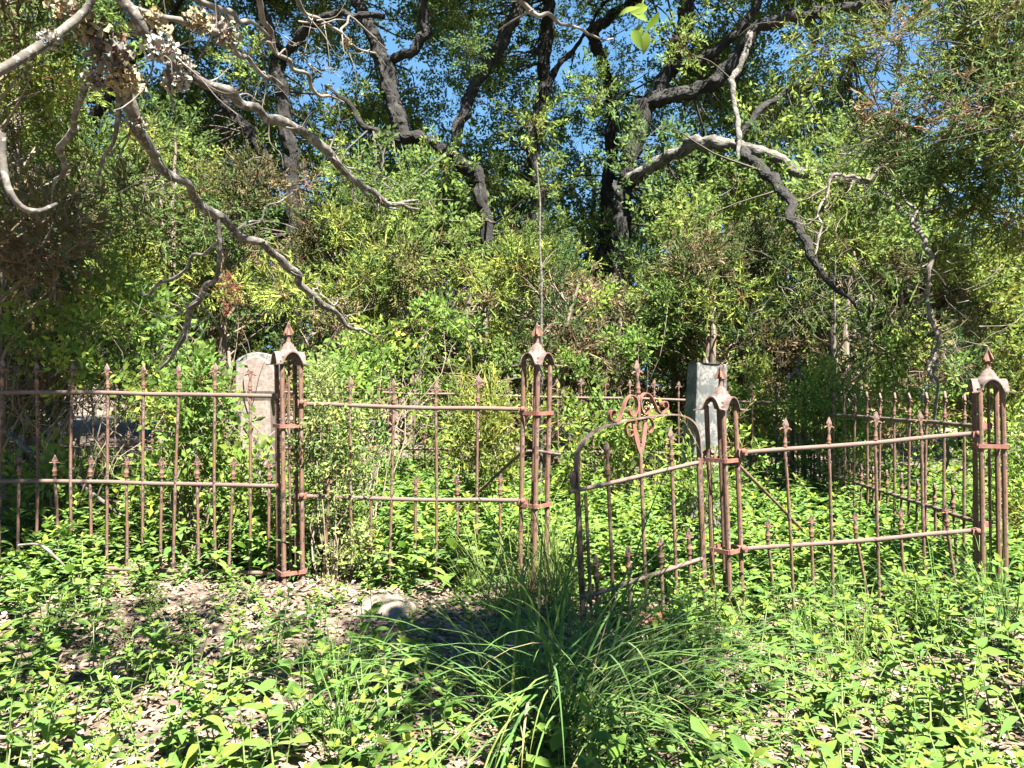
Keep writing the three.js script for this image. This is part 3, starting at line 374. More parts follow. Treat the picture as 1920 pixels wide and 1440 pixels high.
{
  const nodes = []; // points on limbs that twigs may spring from
  oaks.forEach((o, k) => {
    const b = at(...o.limbs[0].p[0]), t = o.t = thing('live_oak', o.label, 'oak tree', V(b.x, gh(b.x, b.z), b.z), 'live oaks behind the plot'); o.clumps = []; o.twigs = [];
    o.limbs.forEach((l, i) => {
      const pts = l.p.map((q) => at(...q)); if (!i) { pts[0].y = gh(b.x, b.z) - 0.1; }
      part(i ? 'limb' : 'trunk', own(tube(kinked(pts, 0.05), l.w.map((w, j) => w / 2 / F * l.p[j][2] * 0.74 * rr(0.88, 1.1)), { sides: 16, sub: 5, wob: 0.42, gnarl: 0.02, freq: 5 }), t), M[l.bark || 'shadedOakBark'], t);
      const c = new THREE.CatmullRomCurve3(pts, false, 'centripetal'); for (let j = 2; j <= 36; j++) { const q = c.getPoint(j / 36); if (q.y > 2.6) nodes.push([q, k, l.w[Math.min(l.w.length - 1, Math.round(j / 36 * (l.w.length - 1)))] / 2 / F * 10]); }
    });
  });
  let made = 0;
  for (let i = 0; i < 8000 && made < 1650; i++) {
    const low = i % 16 === 0, px = low ? rr(-100, 1800) : rr(-420, 2300), py = low ? rr(240, 450) : rr(-430, 470), d = low ? rr(8.1, 9.6) : rr(9.2, 13.4); if (nodes.some((n) => n[2] > 0.058 && d < -n[0].z + 0.25 && Math.abs(px - 960 + n[0].x / n[0].z * F) < (n[2] > 0.09 ? 78 : 56) && Math.abs(py - 720 - (n[0].y - EYE) / n[0].z * F) < 70) && R() < 0.95) continue; if (R() > openness(px, py) * 1) continue;
    const c = at(px, py, d); let best = null, bd = 1e9; for (const n of nodes) { const q = n[0].distanceToSquared(c) * (n[0].z < c.z - 0.5 ? 1.5 : 1); if (q < bd) { bd = q; best = n; } }
    const o = oaks[best[1]], dist = Math.sqrt(bd); if (dist > (low ? 2.2 : 4)) continue; made++;
    o.clumps.push({ c, r: rr(0.3, 0.5), col: pick(OAKGREEN) });
    o.twigs.push(branchTo(best[0], c, clamp(best[2] * 0.35, 0.006, Math.min(0.018, 0.005 + dist * 0.007)), 0.003, gs() * 0.12));
  }
  for (const o of oaks) { if (o.twigs.length) part('twigs', own(merged(o.twigs), o.t), M.darkTwig, o.t, 'stuff'); foliage('crown', o.clumps, G.oak, L.oak, o.t); }
}

// ---------------------------------------------------------------- junipers
const JUN = [[4, [0.075, 0.125, 0.03]], [3, [0.125, 0.175, 0.034]], [3, [0.2, 0.245, 0.05]], [1.6, [0.19, 0.135, 0.07]], [1, [0.25, 0.19, 0.11]], [2.5, [0.035, 0.07, 0.022]]];
const CEDARS = 'junipers walling in the plot';
function juniper(x, z, h, r, n, label, { low = 0.35, pal = JUN, group = CEDARS, stems = 2, name = 'juniper_tree' } = {}) {
  const y0 = gh(x, z), t = thing(name, label, 'juniper', V(x, y0, z), group), tops = [], twigs = [], clumps = [];
  for (let s = 0; s < stems; s++) { const a = R() * 6.28, k = r * 0.35 * (s ? 1 : 0.4), pts = [V(Math.cos(a) * 0.06 * s, -0.1, Math.sin(a) * 0.06 * s), V(Math.cos(a) * k * 0.6, h * 0.3, Math.sin(a) * k * 0.6), V(Math.cos(a) * k, h * 0.65, Math.sin(a) * k), V(Math.cos(a) * k * 1.1 + gs() * 0.1, h * (0.97 - 0.1 * s), Math.sin(a) * k * 1.1)]; tops.push(new THREE.CatmullRomCurve3(pts)); part('trunk', tube(pts, [0.075, 0.055, 0.035, 0.01], { sides: 8, sub: 7, wob: 0.2, gnarl: 0.04 }), M.cedarBark, t); }
  for (let i = 0; i < n; i++) {
    const f = lerp(low / h, 1, Math.pow(R(), 0.9)), a = R() * 6.28, prof = r * (0.35 + 0.9 * Math.pow(Math.sin(Math.PI * clamp(0.16 + f * 0.84)), 0.7)), q = prof * Math.pow(R(), 0.4) * (0.8 + 0.35 * nz(a * 1.3 + x, f * 5, z));
    const c = V(x + Math.cos(a) * q, y0 + f * h, z + Math.sin(a) * q); if (pal === JUN && nz(c.x * 1.25, c.y * 1.25, c.z * 1.25 + 7) < -0.05) continue; const mood = nz(c.x * 0.9 + 5, c.y * 0.9, c.z * 0.9) + gs() * 0.2; clumps.push({ c, r: rr(0.15, 0.25), col: pal !== JUN ? pick(pal) : mood > 0.2 ? pick([[2, [0.18, 0.22, 0.045]], [1, [0.13, 0.17, 0.038]]]) : mood > -0.02 ? pick([[2, [0.085, 0.13, 0.03]], [1, [0.06, 0.1, 0.026]]]) : mood > -0.17 ? pick([[3, [0.045, 0.08, 0.022]], [1, [0.1, 0.095, 0.038]]]) : pick([[2, [0.14, 0.105, 0.055]], [1, [0.2, 0.155, 0.088]], [1.5, [0.08, 0.085, 0.034]]]) });
    const p = tops[ri(stems)].getPoint(clamp(f * 0.9 - 0.08, 0.04, 0.95)); twigs.push(branchTo(p, c.clone().sub(t.position), rr(0.008, 0.016), 0.003, 0.05));
  }
  part('twigs', merged(twigs), M.twig, t, 'stuff'); foliage('crown', clumps, G.juniper, L.juniper, t); return t;
}
const wall = [[-4.9, 8.0, 3.6, 1.0], [-3.95, 8.7, 3.9, 1.0], [-3.0, 8.1, 3.3, 0.95], [-2.1, 8.9, 3.0, 0.95], [-1.25, 8.2, 2.5, 0.9], [-0.35, 8.9, 2.6, 0.95], [0.35, 8.1, 2.45, 0.85], [1.15, 8.9, 2.6, 0.9], [1.95, 8.2, 2.5, 0.9], [2.8, 8.9, 2.75, 0.95], [3.55, 8.2, 2.6, 0.85], [-5.8, 9.2, 4.2, 1.1], [4.4, 9.6, 2.7, 0.9], [-4.4, 10.2, 4.2, 1.2], [-2.4, 10.4, 3.8, 1.2], [0.2, 10.4, 3.1, 1.1], [2.2, 10.2, 3.1, 1.1], [3.5, 10.5, 3.1, 1.1]];
for (const [x, d, h, r] of wall) juniper(x, -d, h, r, Math.round(h * r * (d > 10 ? 13 : 30)), 'bushy juniper with yellow-green and browning sprays behind the plot', { low: 0.6 });
juniper(-3.75, -5.6, 4.6, 0.95, 120, 'shaggy juniper with a grey trunk behind the end of the shaded fence panel', { low: 0.9 });
juniper(-4.7, -6.6, 5.0, 1.2, 150, 'large juniper beyond the end of the fence', { low: 0.4 });

// juniper over the corner post: drooping browned sprays and bare twigs against the sky
{
  const x = 4.35, z = -6.2, y0 = gh(x, z), t = thing('juniper_tree', 'tall juniper with drooping browned sprays and bare twigs against the sky', 'juniper', V(x, y0, z)), clumps = [], twigs = [], pal = [[4, [0.07, 0.11, 0.032]], [3, [0.12, 0.145, 0.042]], [1.5, [0.17, 0.13, 0.075]], [2, [0.15, 0.19, 0.045]]];
  const tr = [V(0, -0.1, 0), V(-0.08, 1.6, 0.05), V(0.05, 3.2, 0), V(-0.05, 5.2, 0.1), V(0, 6.4, 0)], tc = new THREE.CatmullRomCurve3(tr.map((p) => p.clone().add(t.position))); part('trunk', tube(tr, [0.14, 0.11, 0.085, 0.05, 0.015], { sides: 10, sub: 8, wob: 0.2, gnarl: 0.04 }), M.cedarBark, t);
  const spots = [[1880, 60, 5.6], [1900, 130, 5.4], [1840, 150, 5.5], [1790, 210, 5.4], [1850, 230, 5.3], [1760, 140, 5.7], [1895, 250, 5.5], [1720, 190, 5.6], [1800, 290, 5.6], [1680, 330, 5.8], [1750, 330, 5.6], [1905, 320, 5.5], [1840, 340, 5.7], [1660, 260, 6], [1910, 20, 5.4], [1850, 20, 5.8], [1905, 190, 5.1], [1830, 105, 5.9], [1735, 260, 5.9], [1890, 400, 5.8], [1980, 120, 5.5], [2020, 260, 5.4], [1990, -60, 5.6], [2080, 40, 5.5], [2050, 360, 5.6], [1960, 440, 5.7], [2000, 520, 5.8], [1600, 60, 6.2], [1540, 90, 6.3], [1690, 60, 6]];
  for (const [px, py, d] of [...spots]) if (px > 1640 && px < 1960) spots.push([px + gs() * 60, py + gs() * 45, d + gs() * 0.3]);
  for (const [px, py, d] of spots) { const c = at(px, py, d); clumps.push({ c, r: rr(0.15, 0.22), col: pick(pal) }); twigs.push(branchTo(tc.getPoint(clamp((c.y - y0 + 0.2) / 6.4, 0.25, 0.97)), c, 0.016, 0.003, 0.1).translate(-x, -y0, -z)); }
  for (let i = 0; i < 90; i++) { const [px, py, d] = spots[ri(spots.length)], a = at(px + gs() * 60, py + gs() * 50, d); twigs.push(branchTo(a, a.clone().add(V(-rr(0.1, 0.75), gs() * 0.35, gs() * 0.3)), 0.004, 0.0012, gs() * 0.2).translate(-x, -y0, -z)); }
  part('twigs', merged(twigs), M.darkTwig, t, 'stuff'); foliage('crown', clumps, G.droop, L.juniper, t, {});
}

// ---------------------------------------------------------------- trees beyond
const FAR = [[3, [0.07, 0.12, 0.03]], [3, [0.11, 0.17, 0.035]], [2, [0.15, 0.2, 0.04]]];
function farTree(x, d, h, r, n, label, pal = FAR) {
  const z = -d, y0 = gh(x, z), t = thing('broad_tree', label, 'tree', V(x, y0, z), 'trees beyond the junipers'), clumps = [], twigs = [], tr = [V(0, -0.2, 0), V(gs() * 0.2, h * 0.35, 0), V(gs() * 0.3, h * 0.8, gs() * 0.3)]; part('trunk', tube(tr, [0.16, 0.12, 0.04], { sides: 8, sub: 6, wob: 0.15 }), M.shadedOakBark, t);
  for (let i = 0; i < n; i++) { const v = rdir(), c = V(v.x * r, h * 0.58 + v.y * h * 0.42, v.z * r).multiply(V(1, 1, 1).multiplyScalar(1)).multiplyScalar(0.7 + 0.3 * R()); c.y = Math.max(0.3, c.y); clumps.push({ c: c.clone().add(t.position), r: rr(0.4, 0.7), n: 14 + ri(10), col: pick(pal) }); if (i % 2) twigs.push(branchTo(V(0, clamp(c.y * 0.7, 0.3, h * 0.75), 0), c, 0.03, 0.006, 0.05)); }
  part('twigs', merged(twigs), M.darkTwig, t, 'stuff'); foliage('crown', clumps, G.oakFar, L.oak, t);
}
for (let i = 0; i < 11; i++) farTree(-11.5 + i * 1.95 + gs() * 0.3, 15 + (i % 3) * 1.6, 5.4 + (i % 4) * 0.5 - (i > 7 ? 0.6 : 0), 1.9, 64, 'leafy broad tree showing through gaps behind the junipers');
farTree(8.4, 14.2, 4.3, 1.5, 66, 'bright yellow-green tree at the edge of the field', [[3, [0.13, 0.18, 0.035]], [2, [0.18, 0.22, 0.04]]]);
farTree(9.8, 15.5, 4.6, 1.5, 66, 'bright yellow-green tree at the edge of the field', [[3, [0.13, 0.18, 0.035]], [2, [0.18, 0.22, 0.04]]]);
farTree(11.5, 21, 4.6, 2, 60, 'bright yellow-green tree at the edge of the field', [[3, [0.13, 0.18, 0.035]], [2, [0.18, 0.22, 0.04]]]);
for (const [x, d] of [[5.9, 11.5], [6.9, 12.6]]) juniper(x, -d, 3.3, 0.9, 90, 'bushy juniper with yellow-green sprays at the gap towards the field', { low: 0.5 });

// ---------------------------------------------------------------- dead branches
function deadBranch(t, list, mat, k = 1) { for (const { p, w, name = 'branch' } of list) part(name, own(tube(kinked(p.map((q) => at(...q)), 0.1), w.map((v, i) => v / 2 / F * p[Math.min(p.length - 1, Math.round(i / (w.length - 1) * (p.length - 1)))][2] * k * 0.88 * rr(0.85, 1.12)), { sides: 9, sub: 3, wob: 0.3 }), t), mat, t); }
{ // tree just outside the picture whose lichen-covered dead limbs reach in
  const t = thing('dead_limbed_tree', 'bare lichen-crusted branches of an old tree slanting down over the shaded fence', 'tree', V(-2.55, gh(-2.55, -2.1), -2.1)), o = t.position;
  part('trunk', tube([V(0, -0.1, 0), V(0.06, 0.9, 0.05), V(0.2, 1.7, 0.1), V(0.55, 2.5, 0.2), V(0.95, 3.1, 0.3), V(1.0, 4.2, 0.4)], [0.13, 0.11, 0.09, 0.075, 0.05, 0.03], { sides: 12, sub: 8, wob: 0.18, gnarl: 0.03 }), M.paleBark, t);
  deadBranch(t, [
    { name: 'limb', p: [[-320, -330, 1.95], [-60, -200, 1.9], [80, -60, 1.9], [150, 40, 1.95], [205, 105, 2], [238, 180, 2.1], [268, 262, 2.2], [320, 330, 2.4], [385, 392, 2.6], [440, 435, 2.75], [505, 470, 2.9], [560, 515, 3.05], [605, 572, 3.2], [645, 605, 3.35], [695, 628, 3.5]], w: [44, 40, 34, 28, 26, 22, 20, 18, 17, 15, 12, 5] },
    { name: 'limb', p: [[-60, -190, 1.9], [120, -90, 1.85], [230, 0, 1.85], [290, 80, 1.9], [335, 130, 2], [410, 165, 2.1], [480, 202, 2.2], [555, 240, 2.35], [620, 290, 2.5], [680, 350, 2.65], [735, 384, 2.8], [785, 392, 2.9]], w: [32, 28, 26, 24, 22, 20, 18, 15, 11, 5] },
    { name: 'limb', p: [[-180, 260, 1.7], [-60, 180, 1.7], [30, 115, 1.75], [100, 70, 1.8], [160, 20, 1.85], [220, -80, 1.9]], w: [26, 24, 20, 18, 18, 18] },
    { p: [[408, 405, 2.66], [412, 470, 2.7], [408, 510, 2.75], [372, 565, 2.85], [342, 635, 2.95], [300, 692, 3.05]], w: [11, 11, 12, 13, 12, 6] },
    { p: [[430, 440, 2.72], [470, 415, 2.8], [520, 380, 2.9], [548, 362, 3]], w: [5, 4, 3, 2] }, { p: [[420, 448, 2.7], [380, 478, 2.8], [320, 525, 2.9], [262, 548, 3]], w: [7, 7, 8, 5] },
    { p: [[4, 250, 1.5], [6, 300, 1.5], [14, 350, 1.5], [40, 388, 1.52], [70, 396, 1.55], [106, 382, 1.6]], w: [14, 14, 15, 13, 10, 7] }, { p: [[-80, 120, 1.5], [-30, 200, 1.5], [4, 262, 1.5]], w: [18, 15, 13] },
    { p: [[160, 165, 2.05], [140, 215, 2.1], [122, 265, 2.2], [116, 330, 2.3], [96, 385, 2.4]], w: [13, 14, 13, 9, 4] }, { p: [[215, 120, 2.02], [222, 200, 2.1], [212, 270, 2.15], [175, 345, 2.2]], w: [10, 9, 8, 4] },
    { p: [[735, 384, 2.8], [760, 378, 2.85], [784, 375, 2.9]], w: [7, 6, 4] }, { p: [[660, 335, 2.6], [692, 372, 2.7], [705, 388, 2.75]], w: [7, 6, 4] }, { p: [[705, 375, 2.72], [725, 388, 2.75], [745, 392, 2.8]], w: [7, 6, 4] },
    { p: [[315, 118, 1.96], [318, 170, 2], [330, 215, 2.05]], w: [9, 7, 3] }, { p: [[250, 215, 2.14], [240, 260, 2.2], [210, 330, 2.3]], w: [6, 5, 3] },
  ], M.paleBark);
  const tops = [], bits = [{ p: [[230, 10, 1.85], [300, 32, 1.95], [380, 52, 2.05], [430, 78, 2.2], [480, 128, 2.4], [530, 160, 2.6]], w: [16, 15, 14, 12, 9, 4] }, { p: [[330, -40, 2], [420, 20, 2.2], [470, 40, 2.4], [505, 80, 2.6], [540, 118, 2.8]], w: [14, 12, 10, 8, 3] }, { p: [[455, -60, 2.4], [490, 20, 2.6], [510, 75, 2.8], [548, 130, 3], [600, 180, 3.2], [645, 192, 3.3]], w: [14, 12, 11, 9, 6, 3] }, { p: [[520, -30, 2.6], [575, 28, 2.8], [640, 62, 3], [668, 90, 3.1], [705, 100, 3.2]], w: [12, 10, 9, 7, 3] }, { p: [[640, 60, 3], [655, 30, 3.1], [690, 60, 3.2], [725, 92, 3.3]], w: [6, 5, 4, 2] }, { p: [[930, -60, 2.4], [985, 10, 2.5], [1050, 45, 2.6], [1100, 62, 2.7], [1150, 72, 2.8]], w: [10, 9, 8, 6, 3] }, { p: [[1000, 18, 2.5], [960, 40, 2.55], [930, 60, 2.6]], w: [5, 4, 2] }, { p: [[560, 40, 2.8], [600, 45, 2.9], [650, 38, 3]], w: [5, 4, 2] }];
  deadBranch(t, bits, M.deadWood);
  const along = [[[320, 330, 2.4], [505, 470, 2.9]], [[505, 470, 2.9], [690, 626, 3.5]], [[410, 165, 2.1], [620, 290, 2.5]], [[620, 290, 2.5], [740, 384, 2.8]], [[238, 180, 2.1], [320, 330, 2.4]], [[410, 470, 2.7], [342, 635, 2.95]], [[290, 80, 1.9], [410, 165, 2.1]], [[490, 20, 2.6], [645, 192, 3.3]], [[575, 28, 2.8], [705, 100, 3.2]], [[380, 52, 2.05], [530, 160, 2.6]]].map(([a, b]) => [at(...a), at(...b)]), tips = []; for (let i = 0; i < 110; i++) { const [a, b] = along[i % along.length], p = a.clone().lerp(b, R()), e = p.clone().add(V(gs() * 0.16, gs() * 0.14 - 0.03, gs() * 0.12)); tips.push(branchTo(p, e, rr(0.0015, 0.0036), 0.0008, gs() * 0.2)); if (i % 2) { const m = p.clone().lerp(e, 0.6); tips.push(branchTo(m, m.clone().add(V(gs() * 0.09, gs() * 0.08, gs() * 0.08)), 0.0014, 0.0006, gs() * 0.2)); } }
  part('twigs', own(merged(tips), t), M.deadWood, t, 'stuff');
  // crusts of leafy lichen on the upper limbs
  const cl = []; for (const [px, py, d, r, n] of [[205, 95, 1.97, 0.06, 90], [235, 150, 2.03, 0.05, 70], [170, 55, 1.93, 0.05, 60], [300, 90, 1.9, 0.045, 60], [280, 45, 1.9, 0.05, 60], [255, 230, 2.14, 0.03, 30], [420, 60, 2.15, 0.05, 60], [345, 120, 2.0, 0.03, 35], [130, 20, 1.88, 0.05, 50], [370, 40, 2.02, 0.04, 40], [330, 150, 2.0, 0.04, 36], [430, 175, 2.14, 0.025, 20], [505, 78, 2.75, 0.02, 14], [650, 80, 3.05, 0.025, 14], [180, 150, 2.05, 0.04, 40], [90, 75, 1.8, 0.03, 24]]) cl.push({ c: at(px, py, d), r, n, col: pick([[3, [0.17, 0.15, 0.118]], [2, [0.23, 0.215, 0.18]], [1, [0.2, 0.165, 0.09]], [1, [0.12, 0.1, 0.08]]]) });
  const flake = (() => { const g = new THREE.CircleGeometry(0.0065, 6), p = g.attributes.position; for (let i = 1; i < p.count; i++) p.setXYZ(i, p.getX(i) * (0.7 + 0.5 * (i % 3) / 2), p.getY(i), 0.003 * Math.sin(i * 2.1)); g.computeVertexNormals(); return g; })();
  foliage('lichen', cl, many(2, () => clump([flake], 150, 0.045, { s0: 0.5, s1: 1.5, jit: 0.4 })), M.lichen, t);
  // its leafy top, above the picture, that shades the end of the fence
  const top = [], tw = []; for (let i = 0; i < 70; i++) { const c = V(-2.35 + gs() * 0.62, 0, -3.55 + gs() * 0.85); if (c.z < -3.3 && c.x > -1.95) continue; c.y = 2.15 - 0.52 * c.z + R() * 0.9; top.push({ c, r: rr(0.3, 0.42), col: pick(OAKGREEN) }); if (i % 2) tw.push(branchTo(V(1.0, rr(3.2, 4.1), 0.4), c.clone().sub(o), 0.016, 0.003)); }
  part('twigs', merged(tw), M.darkTwig, t, 'stuff'); foliage('crown', top, G.oak, L.oak, t);
}
{ // bleached dead limbs hanging before the junipers
  const b = at(1712, 860, 6.6), t = thing('dead_tree', 'bleached dead branches hanging in front of the junipers near the corner post', 'dead tree', V(b.x, gh(b.x, b.z), b.z));
  deadBranch(t, [{ name: 'trunk', p: [[1765, 900, 6.9], [1760, 720, 6.8], [1752, 660, 6.7], [1742, 590, 6.7], [1740, 540, 6.7], [1748, 480, 6.7], [1728, 440, 6.8], [1715, 405, 6.9]], w: [5, 7, 9, 10, 10, 12, 11, 5] },
    { p: [[1752, 660, 6.7], [1742, 690, 6.6], [1748, 720, 6.5], [1720, 750, 6.4]], w: [8, 7, 5, 3] }, { p: [[1728, 440, 6.8], [1700, 380, 7.1], [1672, 330, 7.3], [1660, 300, 7.4]], w: [7, 6, 6, 6] },
    { p: [[1700, 230, 7.4], [1672, 268, 7.4], [1655, 300, 7.4], [1630, 338, 7.4], [1600, 330, 7.4], [1562, 328, 7.4], [1552, 360, 7.4], [1535, 392, 7.3], [1536, 440, 7.3], [1528, 478, 7.2]], w: [8, 9, 9, 9, 8, 8, 7, 6, 5, 3] },
    { p: [[1552, 350, 7.4], [1520, 370, 7.4], [1495, 378, 7.4]], w: [5, 4, 2] }, { p: [[1535, 405, 7.3], [1515, 420, 7.3], [1500, 420, 7.3]], w: [4, 3, 2] }, { p: [[1655, 300, 7.4], [1680, 330, 7.4], [1700, 348, 7.4]], w: [6, 5, 2] },
    { p: [[1672, 300, 7.4], [1662, 298, 7.4], [1654, 302, 7.4]], w: [6, 7, 7] }, { p: [[1655, 298, 7.4], [1610, 285, 7.5], [1570, 288, 7.5]], w: [5, 4, 2] }, { p: [[1660, 290, 7.4], [1690, 285, 7.4], [1730, 288, 7.4]], w: [4, 3, 2] }], M.deadWood);
  const fine = [], ax = [[[1630, 338, 7.4], [1552, 360, 7.4]], [[1552, 360, 7.4], [1530, 470, 7.2]], [[1745, 480, 6.7], [1752, 660, 6.7]], [[1700, 230, 7.4], [1640, 330, 7.4]], [[1752, 660, 6.7], [1725, 745, 6.4]]].map(([a, b]) => [at(...a), at(...b)]); for (let i = 0; i < 70; i++) { const [a, b] = ax[i % ax.length], p = a.clone().lerp(b, R()), e = p.clone().add(V(gs() * 0.35, gs() * 0.3, gs() * 0.3)); fine.push(branchTo(p, e, rr(0.003, 0.006), 0.001, gs() * 0.25)); }
  part('twigs', own(merged(fine), t), M.deadWood, t, 'stuff');
}
{ // thin bare saplings
  for (const [list, lab] of [[[[1014, 960, 7.4], [1016, 600, 7.3], [1015, 520, 7.3], [1012, 400, 7.4], [1006, 300, 7.5]], 'thin bare sapling standing up behind the latch post'], [[[1562, 900, 7.4], [1564, 620, 7.3], [1566, 480, 7.3]], 'thin bare stick standing among the junipers behind the vine']]) { const b = at(...list[0]), t = thing('bare_sapling', lab, 'sapling', V(b.x, gh(b.x, b.z), b.z)); const pts = list.map((q) => at(...q)); pts[0].y = t.position.y - 0.05; part('stem', own(tube(pts, [0.017, 0.013, 0.01, 0.005], { sides: 7, sub: 6, wob: 0.15, gnarl: 0.02 }), t), M.paleBark, t); for (let i = 0; i < 9; i++) { const p = pts[1].clone().lerp(pts[2], rr(-0.4, 1.6)); part('twig', own(branchTo(p, p.clone().add(V(gs() * 0.4, rr(0, 0.25), gs() * 0.3)), 0.003, 0.0012), t), M.twig, t); } }
}
{ // oak behind the viewer: its boughs overhead shade the near weeds, one sprig hangs into view
  const t = thing('overhanging_oak', 'leafy oak sprig hanging from boughs overhead', 'oak tree', V(1.9, 0, 1.6)), o = t.position, top = [], tw = [], tr = [V(0, -0.1, 0), V(0.1, 1.5, -0.1), V(-0.1, 2.9, -0.5), V(-0.5, 3.7, -1.5), V(-0.9, 4.2, -2.6), V(-1.3, 4.4, -3.2)], c0 = new THREE.CatmullRomCurve3(tr);
  part('trunk', tube(tr, [0.2, 0.17, 0.14, 0.1, 0.06, 0.03], { sides: 12, sub: 8, wob: 0.18, gnarl: 0.03 }), M.shadedOakBark, t);
  const add = (x, z, sx, sz, n) => { for (let i = 0; i < n; i++) { const c = V(x + gs() * sx, 4.0 + gs() * 0.35, z + gs() * sz); top.push({ c, r: rr(0.26, 0.4), col: pick(OAKGREEN) }); if (i % 2) tw.push(branchTo(c0.getPoint(rr(0.5, 1)), c.clone().sub(o), 0.014, 0.003)); } };
  add(1.15, -1.42, 0.62, 0.27, 32); add(-0.5, -1.5, 0.6, 0.25, 3); add(1.6, 0.9, 1.1, 0.6, 20); add(-0.1, 0.9, 0.9, 0.6, 12);
  part('twigs', merged(tw), M.darkTwig, t, 'stuff'); foliage('crown', top, G.oak, L.oak, t);
  part('sprig', own(tube([at(1235, -260, 1.75), at(1225, -60, 1.7), at(1205, 5, 1.7), at(1195, 60, 1.7)], [0.004, 0.003, 0.002, 0.001], { sides: 5, sub: 3 }), t), M.stem, t);
  const lg = leaf(0.05, 0.023, { rows: 4, droop: 0.3 }); [[1180, 20, -2.2], [1215, 12, 2.0], [1235, 22, 2.6], [1200, 45, 2.9], [1185, 55, -2.7], [1212, 58, 3.1], [1235, -10, 1.4], [1160, 30, -1.7]].forEach(([px, py, a], i) => { const m = part('leaf', lg, L.weed[i % 2 ? 3 : 1], t); m.position.copy(at(px, py, 1.7)).sub(o); m.rotation.set(gs() * 0.7, gs() * 0.8, a); });
}

// ---------------------------------------------------------------- shrubs and vines
function bush(name, label, category, base, spots, geos, pal, { r = 0.13, stems = true, mat = M.twig, group } = {}) {
  const b = at(...base), t = thing(name, label, category, V(b.x, gh(b.x, b.z), b.z), group), tw = []; const clumps = spots.map(([px, py, d, k = 1]) => ({ c: at(px + gs() * 12, py + gs() * 12, d), r: r * k * rr(0.8, 1.25), col: pick(pal) })); for (const q of clumps) if (stems) tw.push(branchTo(V(gs() * 0.08, -0.03, gs() * 0.08), q.c.clone().sub(t.position), 0.006, 0.002, 0.05));
  if (stems) part('stems', merged(tw), mat, t, 'stuff'); foliage('leaves', clumps, geos, L.shrub, t); return t;
}
const spread = (n, x0, x1, y0, y1, d0, d1, k = 1) => many(n, () => [rr(x0, x1), rr(y0, y1), rr(d0, d1), k]);
const BR = [[4, [0.105, 0.18, 0.032]], [3, [0.145, 0.215, 0.034]], [1, [0.2, 0.25, 0.036]]];
bush('leafy_shrub', 'small-leaved shrub growing through the fence beside the headstone post', 'shrub', [625, 1060, 4.35], [...spread(10, 580, 700, 780, 900, 4.28, 4.5), ...spread(10, 570, 690, 900, 1060, 4.28, 4.5), ...spread(4, 590, 640, 700, 790, 4.4, 4.6, 0.8)], G.shrub, [[2, [0.16, 0.215, 0.06]], [2, [0.12, 0.185, 0.05]], [1, [0.2, 0.24, 0.08]]], { r: 0.12 });
bush('leafy_vine', 'bright green vine heaped behind the shaded fence panel', 'vine', [370, 1010, 4.8], [...spread(14, 290, 420, 700, 850, 4.75, 5.1), ...spread(9, 400, 520, 850, 990, 4.7, 5.2), ...spread(6, 280, 400, 850, 1000, 4.7, 5)], G.vine, BR, { r: 0.17 });
bush('leafy_vine', 'green vine tumbling over the plot behind the small-leaved shrub', 'vine', [690, 900, 5.6], [...spread(9, 585, 680, 670, 790, 5.2, 5.8), ...spread(7, 690, 840, 640, 740, 5.6, 6.4), ...spread(3, 760, 850, 580, 630, 6.2, 6.6)], G.vine, BR, { r: 0.17 });
bush('leafy_vine', 'bright vine climbing the corner post at the back of the plot', 'vine', [1560, 880, 6.6], [...spread(14, 1505, 1600, 700, 800, 6.5, 6.9), ...spread(8, 1520, 1640, 780, 860, 6.4, 6.8), ...spread(4, 1390, 1460, 700, 790, 7, 7.3)], G.shrub, BR, { r: 0.15 });
bush('leafy_vine', 'broad-leaved green vine hanging below the slanting branch', 'vine', [110, 980, 4.9], [...spread(6, 20, 250, 540, 660, 4.9, 5.4), ...spread(4, 120, 260, 640, 720, 4.9, 5.2), ...spread(5, 0, 160, 880, 980, 4.8, 5.2), ...spread(6, 240, 330, 560, 700, 5, 5.6)], G.vine, BR, { r: 0.17 });
bush('leafy_shrub', 'broadleaf shrub in front of the junipers, behind the scrolled gate', 'shrub', [1180, 900, 7.4], [...spread(6, 1120, 1260, 560, 700, 7.3, 7.8), ...spread(3, 1040, 1120, 640, 740, 7.2, 7.6)], G.vine, BR, { r: 0.17 });
bush('leafy_shrub', 'broadleaf shrub behind the fence panel with the small-leaved shrub', 'shrub', [860, 900, 7], [...spread(5, 760, 960, 800, 900, 6.9, 7.4), ...spread(4, 840, 960, 560, 680, 7.4, 8)], G.vine, BR, { r: 0.17 });
bush('juniper_seedling', 'young yellow-green juniper inside the plot beside the latch post', 'juniper', [930, 900, 6], [...spread(12, 850, 975, 740, 850, 5.8, 6.2)], G.juniper, [[2, [0.2, 0.23, 0.045]], [1, [0.13, 0.17, 0.04]]], { r: 0.16 });
bush('leafy_shrub', 'low broadleaf shrub at the foot of the junipers beside the vine-hung post', 'shrub', [1690, 850, 7.2], [...spread(14, 1610, 1800, 640, 830, 7, 7.6), ...spread(8, 1780, 1900, 760, 900, 6.4, 7)], G.vine, BR, { r: 0.17 });
bush('leafy_shrub', 'low bright shrub hiding the foot of the grey stone', 'shrub', [1330, 960, 5.2], [...spread(9, 1265, 1390, 840, 930, 5.1, 5.5)], G.vine, BR, { r: 0.14 });
bush('leafy_shrub', 'bright low shrub before the back fence, seen through the gate', 'shrub', [1170, 880, 6.6], [...spread(15, 1045, 1290, 770, 890, 6.3, 6.8)], G.vine, BR, { r: 0.17 });
bush('leafy_shrub', 'bright leafy shrub between the grey stone and the vine-hung post', 'shrub', [1440, 880, 7.2], [...spread(9, 1380, 1490, 690, 850, 7.1, 7.5)], G.vine, BR, { r: 0.18 });
